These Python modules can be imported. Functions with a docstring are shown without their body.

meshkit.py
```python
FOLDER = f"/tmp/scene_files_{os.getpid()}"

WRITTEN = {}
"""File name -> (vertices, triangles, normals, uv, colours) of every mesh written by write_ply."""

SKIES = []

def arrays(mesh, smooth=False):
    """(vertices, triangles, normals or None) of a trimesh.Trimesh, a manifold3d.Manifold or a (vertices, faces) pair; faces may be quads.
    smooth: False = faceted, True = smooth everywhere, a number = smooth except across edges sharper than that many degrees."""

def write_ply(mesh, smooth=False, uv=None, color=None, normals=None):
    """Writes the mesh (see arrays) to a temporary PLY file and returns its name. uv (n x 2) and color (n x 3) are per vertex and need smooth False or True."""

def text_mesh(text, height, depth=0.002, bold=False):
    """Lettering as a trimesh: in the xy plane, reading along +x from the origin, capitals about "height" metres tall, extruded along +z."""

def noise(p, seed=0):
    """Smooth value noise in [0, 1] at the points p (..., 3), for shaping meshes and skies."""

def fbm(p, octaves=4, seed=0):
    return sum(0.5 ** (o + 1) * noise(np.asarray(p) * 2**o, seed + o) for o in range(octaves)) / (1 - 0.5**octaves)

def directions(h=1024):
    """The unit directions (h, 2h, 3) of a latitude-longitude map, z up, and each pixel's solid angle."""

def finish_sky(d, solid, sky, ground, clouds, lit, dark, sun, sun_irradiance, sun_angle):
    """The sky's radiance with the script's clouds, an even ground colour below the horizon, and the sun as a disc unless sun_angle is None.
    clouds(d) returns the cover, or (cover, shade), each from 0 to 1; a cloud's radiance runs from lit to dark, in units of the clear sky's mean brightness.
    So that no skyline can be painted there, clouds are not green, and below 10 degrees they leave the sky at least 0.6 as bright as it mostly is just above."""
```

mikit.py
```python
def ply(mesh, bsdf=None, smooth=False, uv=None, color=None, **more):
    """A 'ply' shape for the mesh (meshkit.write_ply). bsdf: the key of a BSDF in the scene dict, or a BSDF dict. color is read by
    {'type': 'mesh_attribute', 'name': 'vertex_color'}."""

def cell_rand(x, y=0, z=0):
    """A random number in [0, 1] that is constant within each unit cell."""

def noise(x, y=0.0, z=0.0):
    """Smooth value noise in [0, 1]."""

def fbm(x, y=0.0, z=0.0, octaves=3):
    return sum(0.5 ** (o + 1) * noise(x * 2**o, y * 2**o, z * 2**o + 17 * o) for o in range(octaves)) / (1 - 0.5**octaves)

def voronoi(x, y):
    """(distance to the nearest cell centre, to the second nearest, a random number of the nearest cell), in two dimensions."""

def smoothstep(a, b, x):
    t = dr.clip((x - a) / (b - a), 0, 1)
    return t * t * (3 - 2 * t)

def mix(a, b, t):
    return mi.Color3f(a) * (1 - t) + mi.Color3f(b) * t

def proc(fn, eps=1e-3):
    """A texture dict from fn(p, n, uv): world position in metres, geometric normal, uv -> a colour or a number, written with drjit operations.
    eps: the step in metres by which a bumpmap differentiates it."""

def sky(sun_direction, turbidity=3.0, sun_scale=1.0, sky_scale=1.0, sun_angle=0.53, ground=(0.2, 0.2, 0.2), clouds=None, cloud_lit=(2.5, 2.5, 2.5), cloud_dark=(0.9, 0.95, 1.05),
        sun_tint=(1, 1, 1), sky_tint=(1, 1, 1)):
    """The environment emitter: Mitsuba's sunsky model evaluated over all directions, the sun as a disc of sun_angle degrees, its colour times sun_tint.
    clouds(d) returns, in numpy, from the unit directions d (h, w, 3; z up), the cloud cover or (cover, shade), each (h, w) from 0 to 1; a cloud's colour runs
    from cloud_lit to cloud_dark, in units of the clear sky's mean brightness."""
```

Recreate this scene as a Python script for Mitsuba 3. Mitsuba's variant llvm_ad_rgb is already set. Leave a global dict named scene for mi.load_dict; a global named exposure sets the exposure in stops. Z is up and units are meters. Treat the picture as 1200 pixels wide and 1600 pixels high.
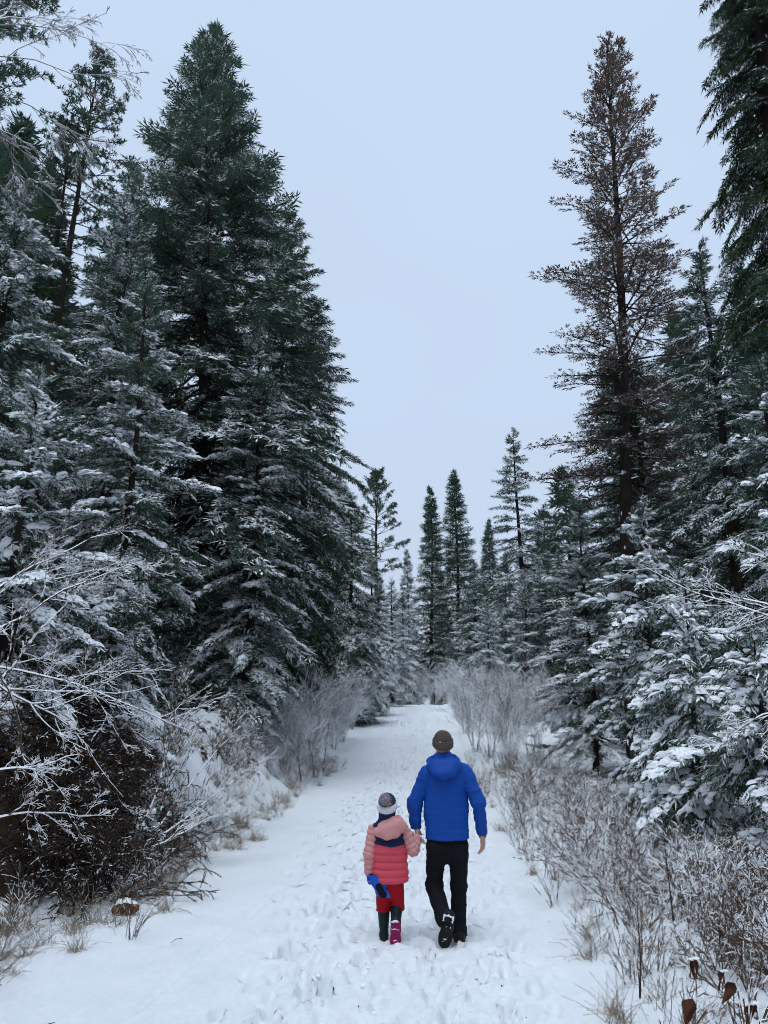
import math, numpy as np, trimesh, mitsuba as mi, drjit as dr
import mikit, meshkit
from shapely.geometry import Polygon

scene, labels = {}, {}
T = mi.ScalarTransform4f
rad = math.radians

# ------------------------------------------------------------------ camera, sky, exposure
CAM_Z, PITCH, FOCAL = 2.0, math.atan(300 / 1202.0), 1202.0      # focal length in photograph pixels (1200 x 1600)
CP, SP = math.cos(PITCH), math.sin(PITCH)
scene['camera'] = {'type': 'perspective', 'fov': math.degrees(2 * math.atan(800 / FOCAL)), 'fov_axis': 'y', 'near_clip': 0.1, 'far_clip': 3000.0,
                   'to_world': T().look_at(origin=[0, 0, CAM_Z], target=[0, CP, CAM_Z + SP], up=[0, 0, 1])}

def overcast(d):
    """A closed winter cloud deck, faintly mottled."""
    n = meshkit.fbm(np.stack([d[..., 0] / (0.25 + d[..., 2]), d[..., 1] / (0.25 + d[..., 2]), d[..., 2] * 0], -1) * 1.3 + 7.3, 4)
    shade = np.clip(0.85 - 1.15 * d[..., 2] + 2.2 * (n - 0.5), 0, 1)
    return np.ones(n.shape), shade

scene['sky'] = mikit.sky((-0.12, -0.30, 1.0), turbidity=4, sun_scale=0.30, sun_angle=36, ground=(0.5, 0.5, 0.5), clouds=overcast,
                         cloud_lit=(0.95, 1.17, 1.51), cloud_dark=(0.93, 1.08, 1.28), sun_tint=(0.78, 1.0, 1.34))
exposure = 2.08

# ------------------------------------------------------------------ small helpers
def at(px, py, Y):
    """The point at depth Y (metres along the trail) that was measured at a pixel of the photograph."""
    a, b = (px - 600) / FOCAL, (800 - py) / FOCAL
    s = Y / (CP - b * SP)
    return np.array([a * s, Y, CAM_Z + s * (SP + b * CP)])

def sstep(a, b, x):
    t = np.clip((np.asarray(x, float) - a) / (b - a), 0, 1)
    return t * t * (3 - 2 * t)

def norm(v):
    return v / (np.linalg.norm(v, axis=-1, keepdims=True) + 1e-12)

def numbered(name):
    if not any(k == name or k.startswith(name + '__') for k in KEYS):
        KEYS.add(name); return name
    i = 1
    while f'{name}_{i:03d}' in KEYS:
        i += 1
    KEYS.add(f'{name}_{i:03d}')
    return f'{name}_{i:03d}'
KEYS = set()

def tag(key, label=None, cat=None, group=None, kind=None):
    labels[key] = {k: v for k, v in dict(label=label, category=cat, group=group, kind=kind).items() if v}

def put(key, mesh, bsdf, smooth=False, **more):
    scene[key] = mikit.ply(mesh, bsdf, smooth=smooth, **more)
    return key

def cat_mesh(parts):
    vs, fs, n = [], [], 0
    for v, f in parts:
        if len(v):
            vs.append(v); fs.append(np.asarray(f) + n); n += len(v)
    return (np.vstack(vs), np.vstack(fs)) if vs else (np.zeros((0, 3)), np.zeros((0, 3), int))

def tube(P, R, sides=6, ridge=1.0):
    """A polyline as a closed tube with one corner turned upwards; ridge > 1 heaps that corner (snow lying on a twig)."""
    P = np.asarray(P, float); n = len(P)
    R = np.broadcast_to(np.asarray(R, float), (n,))
    t = norm(np.gradient(P, axis=0))
    ref = np.where(np.abs(t[:, 2:3]) > 0.95, [[1.0, 0.2, 0]], [[0, 0, 1.0]])
    side = norm(np.cross(t, ref)); up = np.cross(side, t)
    ang = np.pi / 2 + np.arange(sides) * 2 * np.pi / sides
    c, s = np.cos(ang), np.sin(ang)
    s = np.where(s > 0.9, s * ridge, s)
    V = P[:, None] + R[:, None, None] * (c[None, :, None] * side[:, None] + s[None, :, None] * up[:, None])
    V = V.reshape(-1, 3)
    i, j = np.meshgrid(np.arange(n - 1), np.arange(sides), indexing='ij')
    a, b = i * sides + j, i * sides + (j + 1) % sides
    q = np.stack([a, b, b + sides, a + sides], -1).reshape(-1, 4)
    F = np.vstack([q[:, [0, 2, 1]], q[:, [0, 3, 2]]])
    cap = np.array([[(n - 1) * sides, (n - 1) * sides + k + 1, (n - 1) * sides + k] for k in range(1, sides - 1)])
    cap0 = np.array([[0, k, k + 1] for k in range(1, sides - 1)])
    return V, np.vstack([F, cap, cap0])

# ------------------------------------------------------------------ materials
def diffuse(c):
    return {'type': 'diffuse', 'reflectance': {'type': 'rgb', 'value': list(c)} if not callable(c) else mikit.proc(c)}

SNOW = (0.90, 0.91, 0.93)

def needle_fn(dark, light, amount, scale=2.2, under=False):
    def fn(p, n, uv):
        g = mikit.noise(p.x * 1.1, p.y * 1.1, p.z * 1.1)
        h = mikit.noise(p.x * 19, p.y * 19, p.z * 19)
        clump = mikit.noise(p.x * scale + 31, p.y * scale, p.z * scale)
        q = mikit.noise(p.x * 8.5, p.y * 8.5, p.z * 8.5)
        m = mikit.smoothstep(0.54, 0.64, amount + 0.42 * (clump - 0.5) + 0.30 * (q - 0.5) + 0.25 * (h - 0.5) + (0 if under else 1.1 * (n.z - 0.78)))
        return mikit.mix(mikit.mix(dark, light, 0.6 * g + 0.4 * h), SNOW, m)
    return fn

def needle(name, dark, light, amount):
    scene[name] = {'type': 'twosided', 'a_front': diffuse(needle_fn(dark, light, amount)),
                   'b_back': diffuse(needle_fn(dark, light, amount - 0.34, under=True))}

GREEN0, GREEN1 = (0.034, 0.058, 0.041), (0.090, 0.136, 0.098)
needle('needles_clear', (0.022, 0.042, 0.025), (0.064, 0.100, 0.058), 0.42)
needle('needles_light', GREEN0, GREEN1, 0.56)
needle('needles_medium', GREEN0, GREEN1, 0.62)
needle('needles_heavy', GREEN0, GREEN1, 0.66)
needle('needles_dead', (0.072, 0.051, 0.043), (0.175, 0.126, 0.105), 0.50)
needle('needles_frost', (0.05, 0.06, 0.055), (0.10, 0.12, 0.11), 0.85)

def bark_fn(p, n, uv):
    g = mikit.fbm(p.x * 14, p.y * 14, p.z * 3.5)
    c = mikit.mix((0.012, 0.010, 0.010), (0.052, 0.042, 0.036), g)
    return mikit.mix(c, SNOW, mikit.smoothstep(0.62, 0.75, 0.75 * mikit.noise(p.x * 9, p.y * 9, p.z * 5) + 0.35 * n.z))
scene['bark'] = diffuse(bark_fn)

def twig_mat(name, c0, c1, amount):
    def fn(p, n, uv):
        h = mikit.noise(p.x * 23, p.y * 23, p.z * 23)
        m = mikit.smoothstep(0.15, 0.35, n.z + amount - 0.9 * h)
        return mikit.mix(mikit.mix(c0, c1, h), SNOW, m)
    scene[name] = diffuse(fn)
twig_mat('twig_snowy', (0.040, 0.024, 0.016), (0.145, 0.092, 0.064), 0.49)
twig_mat('twig_frosted', (0.10, 0.088, 0.085), (0.27, 0.245, 0.24), 0.62)
twig_mat('twig_dark', (0.016, 0.012, 0.010), (0.065, 0.046, 0.036), 0.00)
twig_mat('twig_grass', (0.16, 0.12, 0.085), (0.34, 0.27, 0.20), 0.05)
scene['snow_lump'] = diffuse(SNOW)

def snow_ground(p, n, uv):
    g = mikit.fbm(p.x * 3.1, p.y * 3.1, 0)
    f = mikit.noise(p.x * 37, p.y * 37, 3)
    return mikit.mix((0.72, 0.75, 0.78), (0.84, 0.855, 0.87), 0.6 * g + 0.4 * f)

def forest_ground(p, n, uv):
    s = snow_ground(p, n, uv)
    dirt = mikit.mix((0.022, 0.017, 0.013), (0.10, 0.072, 0.052), mikit.fbm(p.x * 11, p.y * 11, p.z * 11))
    xc = -0.75 + 0.05 * p.y
    u = p.x - xc
    steep = mikit.smoothstep(0.93, 0.70, n.z)
    under = mikit.smoothstep(2.9, 5.5, dr.abs(u))                       # bare litter under the trees' skirts
    near_left = mikit.smoothstep(-2.4, -3.1, u) * mikit.smoothstep(13.5, 10.5, p.y) * mikit.smoothstep(7.6, 8.8, p.y)
    k = 0.55 * under + 0.45 * steep + 0.6 * near_left
    m = mikit.smoothstep(0.50, 0.66, 0.62 * k + 0.75 * (mikit.fbm(p.x * 1.7 + 5, p.y * 1.7, p.z * 1.7) - 0.5) + 0.30 * (mikit.noise(p.x * 13, p.y * 13, p.z * 13) - 0.5) + 0.14)
    return mikit.mix(s, dirt, m)
scene['snow_path_material'] = {'type': 'bumpmap', 'arbitrary': mikit.proc(lambda p, n, uv: 0.5 * mikit.fbm(p.x * 30, p.y * 30, 0) + 0.5 * mikit.noise(p.x * 95, p.y * 95, 0), eps=2e-3), 'scale': 0.006, 'bsdf': {'type': 'twosided', 'a': diffuse(snow_ground)}}
scene['forest_ground_material'] = diffuse(forest_ground)

scene['snow_on_twigs'] = {'type': 'twosided', 'a': diffuse(SNOW)}

# ------------------------------------------------------------------ the ground
def trail_x(y):
    return -0.75 + 0.05 * np.asarray(y, float)

def trail_z(y):
    y = np.asarray(y, float)
    return 1.93 * sstep(17, 55, y) - 2.5 * sstep(56, 120, y)

def ground_z(x, y):
    x, y = np.asarray(x, float), np.asarray(y, float)
    u = x - trail_x(y)
    z = trail_z(y) + 2.2 * sstep(56, 120, y) * sstep(2, 9, np.abs(u))
    foot = 2.3 + 0.3 * (1 - sstep(9, 18, y)) + 1.2 * (1 - sstep(6.3, 9.0, y))
    high = 1.75 - 1.1 * sstep(28, 52, y)
    rough = meshkit.fbm(np.stack([x * 0.9, y * 0.9, x * 0 + 2.5], -1), 3) - 0.5
    fine = meshkit.fbm(np.stack([x * 5.5, y * 5.5, x * 0 + 9.5], -1), 3) - 0.5
    off = sstep(2.0, 3.2, np.abs(u))
    z = z + high * sstep(0, 2.0, -u - foot + 0.9 * rough) + 0.6 * sstep(6, 14, -u)
    z = z + 0.14 * sstep(2.0, 2.7, u) - 0.12 * sstep(3.4, 5.5, u)
    bank = sstep(2.2, 2.8, -u) * (1 - sstep(6, 8, -u))
    lumps = meshkit.fbm(np.stack([x * 2.6, y * 2.6, x * 0 + 5.5], -1), 3) - 0.5
    return z + off * (0.30 * rough + 0.10 * fine) + bank * (0.34 * lumps + 0.10 * fine)

def grid_mesh(xs, ys, zf):
    X, Y = np.meshgrid(xs, ys)
    V = np.stack([X, Y, zf(X, Y)], -1).reshape(-1, 3)
    n, m = len(xs), len(ys)
    i, j = np.meshgrid(np.arange(m - 1), np.arange(n - 1), indexing='ij')
    a = (i * n + j).ravel()
    return V, np.vstack([np.stack([a, a + 1, a + n + 1], 1), np.stack([a, a + n + 1, a + n], 1)])

def spaced(breaks):
    out = []
    for a, b, s in breaks:
        out.append(np.arange(a, b, s))
    return np.unique(np.round(np.concatenate(out + [[breaks[-1][1]]]), 4))

def under_path(X, Y):
    u = np.abs(X - trail_x(Y))
    ragged = 0.35 * (meshkit.fbm(np.stack([X * 1.5, Y * 1.5, X * 0], -1), 2) - 0.5)
    return ground_z(X, Y) - 0.16 * (1 - sstep(1.75, 2.25, u + ragged))
gx = spaced([(-900, -120, 130), (-120, -30, 9), (-30, -12, 1.5), (-12, 9, 0.11), (9, 30, 1.5), (30, 120, 9), (120, 900, 130)])
gy = spaced([(-60, -4, 7), (-4, 3, 0.7), (3, 26, 0.13), (26, 62, 0.45), (62, 130, 4), (130, 2000, 170)])
put('ground', grid_mesh(gx, gy, under_path), 'forest_ground_material', smooth=True)
tag('ground', kind='structure')

rng = np.random.default_rng(11)
pu = np.arange(-2.4, 2.41, 0.024)
py_ = []
yy = 1.5
while yy < 66:
    py_.append(yy); yy += 0.018 + 0.0042 * max(0, yy - 5) ** 1.25
py_ = np.array(py_)
PX = pu[None, :] + trail_x(py_)[:, None]
PY = np.broadcast_to(py_[:, None], PX.shape)
PU = np.broadcast_to(pu[None, :], PX.shape)
PZ = trail_z(PY) + 0.03 * (meshkit.fbm(np.stack([PX * 1.2, PY * 0.8, PX * 0], -1), 3) - 0.5) - 0.012 * PU ** 2 * 0.4
trod = sstep(-1.1, 0.0, PU + 0.5 * (meshkit.fbm(np.stack([PX * 0.6, PY * 0.4, PX * 0 + 4], -1), 2) - 0.5)) * (1 - sstep(1.5, 2.0, PU))
PZ = PZ + (0.014 + 0.085 * trod) * (meshkit.fbm(np.stack([PX * 9, PY * 7, PX * 0 + 3], -1), 3) - 0.5)
# boot prints: lanes of walkers, out and back
for lane in range(27):
    u0 = rng.normal(0.45, 0.65) if lane else 0.55
    if lane % 5 == 4:
        u0 = rng.uniform(-1.5, 1.2)
    y, k, back, size = rng.uniform(2, 3), 0, rng.random() < 0.5, rng.uniform(0.75, 1.1)
    step = rng.uniform(0.55, 0.72)
    while y < 48:
        y += step * rng.uniform(0.85, 1.15); k += 1
        cu = u0 + 0.28 * math.sin(y * 0.35 + lane * 2.1) + (0.10 if k % 2 else -0.10) + rng.normal(0, 0.03)
        cx, ang = cu + trail_x(y), rng.normal(0, 0.14) + (0.12 if k % 2 else -0.12)
        i0, i1 = np.searchsorted(py_, [y - 0.32, y + 0.32])
        j0, j1 = np.searchsorted(pu, [cu - 0.32, cu + 0.32])
        if i1 <= i0 or j1 <= j0:
            continue
        dx, dy = PX[i0:i1, j0:j1] - cx, PY[i0:i1, j0:j1] - y
        l = dx * math.sin(ang) + dy * math.cos(ang); w = dx * math.cos(ang) - dy * math.sin(ang)
        l = -l if back else l
        half = 0.047 * size * (1 + 0.22 * np.tanh(l * 9))
        e = np.sqrt((l / (0.145 * size)) ** 4 + (w / half) ** 4 + 1e-9) ** 0.5
        tread = 0.004 * np.sin(l * 150) * (np.abs(l + 0.01) > 0.03)
        depth = rng.uniform(0.028, 0.060)
        PZ[i0:i1, j0:j1] += -(depth + tread) * (1 - sstep(0.72, 1.02, e)) + 0.45 * depth * np.exp(-((e - 1.22) / 0.16) ** 2) * (0.6 + 0.8 * rng.random())
# a narrow sledge runner line on the untrodden left side
line_u = -1.30 + 0.13 * (PY - 5.6) + 0.03 * np.sin(PY * 1.3)
PZ -= 0.030 * np.exp(-((PU - line_u) / 0.026) ** 2) * (PY < 12) * (0.5 + 0.9 * meshkit.noise(np.stack([PX * 0, PY * 2.2, PX * 0], -1))) - 0.010 * np.exp(-((np.abs(PU - line_u) - 0.06) / 0.025) ** 2) * (PY < 12)
from scipy.ndimage import gaussian_filter
PZ = gaussian_filter(PZ, (0.2, 0.3))
V = np.stack([PX, PY, PZ], -1).reshape(-1, 3)
n_, m_ = PX.shape[1], PX.shape[0]
ii, jj = np.meshgrid(np.arange(m_ - 1), np.arange(n_ - 1), indexing='ij')
aa = (ii * n_ + jj).ravel()
put('snow_path', (V, np.vstack([np.stack([aa, aa + 1, aa + n_ + 1], 1), np.stack([aa, aa + n_ + 1, aa + n_], 1)])), 'snow_path_material', smooth=True)
tag('snow_path', kind='structure')

# crumbs of snow kicked up along the trodden band, and specks of needle litter
def on_trail(n, ulo, uhi, ylo, yhi, g):
    y = ylo + (yhi - ylo) * g.random(n) ** 1.6
    u = np.clip(g.normal(0.45, 0.7, n), ulo, uhi)
    iy = np.clip(np.searchsorted(py_, y), 0, len(py_) - 1); iu = np.clip(np.searchsorted(pu, u), 0, len(pu) - 1)
    return np.stack([PX[iy, iu], PY[iy, iu], PZ[iy, iu]], 1)
g = np.random.default_rng(21)
ICO = trimesh.creation.icosphere(1, 1.0); IV, IF = np.array(ICO.vertices), np.array(ICO.faces)
clods = []
for p in on_trail(650, -2, 2, 2.8, 24, g):
    r = 0.007 + 0.016 * g.random() ** 2
    clods.append((IV * r * g.uniform(0.6, 1.3, 3) * (1 + 0.25 * g.normal(0, 1, (len(IV), 1)).clip(-1, 1)) + p + [0, 0, -r * 0.15], IF))
scene['snow_lump'] = diffuse(SNOW)
put('snow_path__snow_crumbs', cat_mesh(clods), 'snow_lump', smooth=True)
labels['snow_path__snow_crumbs'] = {'kind': 'stuff'}
specks = []
for p in on_trail(70, -2, 2, 2.8, 20, g):
    r = 0.004 + 0.009 * g.random() ** 2
    specks.append((IV * r * np.array([g.uniform(0.5, 2.4), g.uniform(0.4, 1.2), 0.4]) @ np.array([[math.cos(a := g.uniform(0, 6)), -math.sin(a), 0], [math.sin(a), math.cos(a), 0], [0, 0, 1]]) + p + [0, 0, 0.004], IF))
scene['litter_material'] = diffuse((0.05, 0.035, 0.025))
put('snow_path__litter', cat_mesh(specks), 'litter_material')
labels['snow_path__litter'] = {'kind': 'stuff'}

# ------------------------------------------------------------------ conifer boughs: templates that every crown is made of
def tents(base, d, up, L, W, drop=0.5):
    """Needle-covered shoots: folded blades, ridge up, outer face up."""
    d = norm(d); side = norm(np.cross(d, up)); up = np.cross(side, d)
    L, W = L[:, None], W[:, None]
    tip, mid = base + d * L - up * 0.10 * L, base + d * L * 0.42
    l, r = mid - side * W - up * W * drop, mid + side * W - up * W * drop
    n = len(base); k = np.arange(n) * 4
    V = np.stack([base, tip, l, r], 1).reshape(-1, 3)
    return V, np.vstack([np.stack([k, k + 1, k + 2], 1), np.stack([k, k + 3, k + 1], 1)])

def lump_mesh(c, axis, up, a, b, h, g):
    """A small cushion of snow, flat below."""
    axis = norm(axis); side = norm(np.cross(axis, up)); up = np.cross(side, axis)
    rings, seg = 2, 7
    V = []
    for k in range(rings):
        e = (1.0, 0.66)[k]; z = (-0.25, 0.72)[k]
        th = np.arange(seg) * 2 * np.pi / seg + 0.2 * k
        j = 1 + g.uniform(-0.22, 0.22, seg)
        V.append(c + (np.cos(th) * a * e * j)[:, None] * axis + (np.sin(th) * b * e * j)[:, None] * side + up * (h * z))
    V.append((c + up * h * 1.05)[None])
    V = np.vstack(V)
    F = []
    for k in range(rings - 1):
        for s in range(seg):
            p, q = k * seg + s, k * seg + (s + 1) % seg
            F += [[p, q + seg, q], [p, p + seg, q + seg]]
    t = (rings - 1) * seg
    F += [[t + s, rings * seg, t + (s + 1) % seg] for s in range(seg)]
    return V, np.array(F)

KIND = {  # angle of side branches, their length, droop of axis / side branches, twig length and half width, first foliage along axis / side branch, twig spacing, twig lift
    'fir':     dict(ang=50, side=0.32, droop=0.16, sd=0.14, tl=0.125, tw=0.0115, t0=0.14, s0=0.05, gap=0.038, lift=0.05, every=0.075),
    'hemlock': dict(ang=46, side=0.34, droop=0.40, sd=0.45, tl=0.120, tw=0.0105, t0=0.14, s0=0.05, gap=0.036, lift=-0.15, every=0.072),
    'cedar':   dict(ang=44, side=0.44, droop=0.55, sd=0.75, tl=0.110, tw=0.0085, t0=0.12, s0=0.08, gap=0.027, lift=-0.28, every=0.080),
    'dead':    dict(ang=50, side=0.36, droop=0.02, sd=-0.10, tl=0.095, tw=0.0125, t0=0.25, s0=0.30, gap=0.030, lift=0.12, every=0.135),
    'pine':    dict(ang=48, side=0.34, droop=-0.12, sd=-0.20, tl=0.110, tw=0.0055, t0=0.42, s0=0.45, gap=0.070, lift=0.25, every=0.200),
}
CLASSES = (0.4, 0.75, 1.3, 2.0, 3.0, 4.2)

SNOWY = {'needles_heavy': 0.62, 'needles_medium': 0.46, 'needles_light': 0.27, 'needles_frost': 0.5, 'needles_clear': 0.10, 'needles_dead': 0.18}
def make_bough(kind, L, d, g, lumps, snowy=0.0):
    K = KIND[kind]
    up0 = np.array([0, 0, 1.0])
    ts = np.linspace(0, 1, 9)
    wob = 0.05 * L * np.cumsum(g.normal(0, 0.35, 9)) * ts
    axis = np.stack([ts * L, wob, L * (0.06 * ts - K['droop'] * ts ** 2)], 1)
    A = lambda t: np.stack([np.interp(t, ts, axis[:, k]) for k in range(3)], -1)
    B, D, U, LL, WW = [], [], [], [], []
    wood = [tube(axis, np.linspace(0.010 + 0.009 * L, 0.004, 9), 4)]
    snow = []
    tl, tw = K['tl'] * d, K['tw'] * d
    def shoots(p, dirs, n, scale=1.0, spread=0.25):
        up = norm(up0 + g.normal(0, spread, (n, 3)))
        B.append(p); D.append(dirs); U.append(up)
        LL.append(tl * scale * g.uniform(0.65, 1.2, n)); WW.append(tw * g.uniform(0.8, 1.25, n))
    every = K['every'] * d * (0.8 + 0.12 * L)
    first = max(K['t0'], 0.22 if L >= 2 else 0)
    t = first + every / L * 0.4
    while t < 0.985:
        for sgn in (-1, 1):
            if g.random() < 0.10 and kind != 'dead':
                continue
            if kind in ('dead', 'pine') and g.random() < 0.22:
                continue
            l = L * K['side'] * (1 - t) ** 0.75 * min(1, (t + 0.12) / 0.42) * g.uniform(0.65, 1.2) + 0.06
            ang = rad(K['ang'] * g.uniform(0.8, 1.15) * (1 - 0.25 * t)) * sgn
            s = np.linspace(0, 1, 5)
            dirv = np.array([math.cos(ang), math.sin(ang), g.normal(0.02, 0.10)])
            p0 = A(np.array([t]))[0]
            C = p0 + s[:, None] * dirv * l
            C[:, 2] -= K['sd'] * l * s ** 2 * g.uniform(0.6, 1.3)
            C[:, 0] += 0.10 * l * s ** 2
            wood.append(tube(C[::2], np.linspace(0.004 + 0.004 * l, 0.002, 3), 3))
            m = max(2, int(l * (1 - K['s0']) / (K['gap'] * d)))
            q = K['s0'] + (1 - K['s0']) * (np.arange(m) + g.uniform(0, 0.9, m)) / m
            P = np.stack([np.interp(q, s, C[:, k]) for k in range(3)], -1)
            tan = norm(np.stack([np.interp(q, s, np.gradient(C[:, k])) for k in range(3)], -1))
            if kind == 'pine':
                continue_tufts(P, tan, g, B, D, U, LL, WW, tl, tw)
                continue
            perp = norm(np.cross(up0, tan))
            for sd in (-1, 1):
                a = np.radians(g.uniform(32, 58, m))[:, None]
                dv = np.cos(a) * tan + sd * np.sin(a) * perp + up0 * (g.normal(K['lift'], 0.22, m))[:, None]
                keep = g.random(m) < (0.93 if kind != 'dead' else 0.75)
                shoots(P[keep], dv[keep], int(keep.sum()), 1.0)
            extra = max(1, int(m * 0.6))
            pick = g.integers(0, m, extra)
            vert = np.where(g.random(extra) < (0.45 if kind in ('dead', 'pine') else 0.25), g.uniform(0.1, 0.7, extra), g.uniform(-1.3, -0.4, extra))
            shoots(P[pick] - up0 * 0.01, tan[pick] * 0.8 + up0 * vert[:, None] + g.normal(0, 0.25, (extra, 3)), extra, 1.0, 0.5)
            shoots(C[-1:] - 0.02 * tan[-1:], tan[-1:] + 0, 1, 1.2)
            if lumps and l > 0.14 and t > 0.30 and g.random() < lumps * (0.35 + 0.9 * t):
                e = g.uniform(0.45, 0.95)
                for q2 in range(2 + int(l > 0.3) + 2 * int(l > 0.55)):
                    e2 = np.clip(e + g.normal(0, 0.14), 0.1, 1.0)
                    c = np.array([np.interp(e2, s, C[:, k]) for k in range(3)])
                    ax = np.array([np.interp(e2, s, np.gradient(C[:, k])) for k in range(3)])
                    ax[2] *= 0.35
                    a = g.uniform(0.035, 0.085) * (0.8 + 0.2 * d)
                    snow.append(lump_mesh(c + np.array([0, 0, 0.010]) + g.normal(0, 0.012, 3), ax, norm(up0 + g.normal(0, 0.22, 3)), a, a * g.uniform(0.5, 0.8), a * g.uniform(0.32, 0.55), g))
        t += every / L * g.uniform(0.7, 1.3)
    if kind != 'pine':
        m = max(3, int(L / (K['gap'] * d)))
        q = g.uniform(K['t0'], 1, m)
        shoots(A(q), np.stack([np.ones(m), g.normal(0, 0.8, m), g.normal(0.25, 0.3, m)], -1), m, 1.0, 0.35)
    else:
        continue_tufts(A(np.linspace(0.6, 1, max(3, int(L / 0.3)))), np.tile([1.0, 0, 0.2], (max(3, int(L / 0.3)), 1)), g, B, D, U, LL, WW, tl, tw)
    Bv, Dv, Uv, Lv, Wv = np.vstack(B), np.vstack(D), np.vstack(U), np.concatenate(LL), np.concatenate(WW)
    if snowy and kind != 'pine':                              # snow lying along single shoots, heaped in places
        pick = (0.62 * meshkit.noise(Bv * 3.5 + 11.3) + 0.38 * g.random(len(Bv)) < snowy * 0.55 + 0.18) & (norm(Dv)[:, 2] > -0.62)
        th = g.uniform(0.6, 1.5, pick.sum())
        snow.append(tents(Bv[pick] + up0 * (0.35 * Wv[pick] * th + 0.004)[:, None], Dv[pick], np.tile(up0, (pick.sum(), 1)), Lv[pick] * 0.95, Wv[pick] * 1.15, 1.5))
    if lumps:
        for q in np.arange(max(0.35, K['t0']), 1, 0.16 / L):
            if g.random() < lumps * 0.8:
                a = g.uniform(0.06, 0.13)
                snow.append(lump_mesh(A(np.array([q]))[0] + up0 * 0.02 + g.normal(0, 0.02, 3), np.array([1, g.normal(0, 0.3), -K['droop'] * 0.6 * q]), norm(up0 + g.normal(0, 0.15, 3)), a * 1.3, a * 0.6, a * 0.42, g))
    nd = tents(Bv, Dv, Uv, Lv, Wv, 0.45 if kind != 'pine' else 0.2)
    return nd, cat_mesh(wood), cat_mesh(snow)

def continue_tufts(P, tan, g, B, D, U, LL, WW, tl, tw):
    """Pine: bottlebrush tufts of long needles round the shoot ends."""
    for p, tn in zip(P, tan):
        n = 13
        v = norm(g.normal(0, 1, (n, 3)) + 0.9 * tn + [0, 0, 0.35])
        B.append(p + g.normal(0, 0.015, (n, 3))); D.append(v); U.append(norm(np.array([0, 0, 1.0]) + g.normal(0, 0.3, (n, 3))))
        LL.append(tl * g.uniform(0.7, 1.15, n)); WW.append(np.full(n, tw * 2.1))

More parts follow.
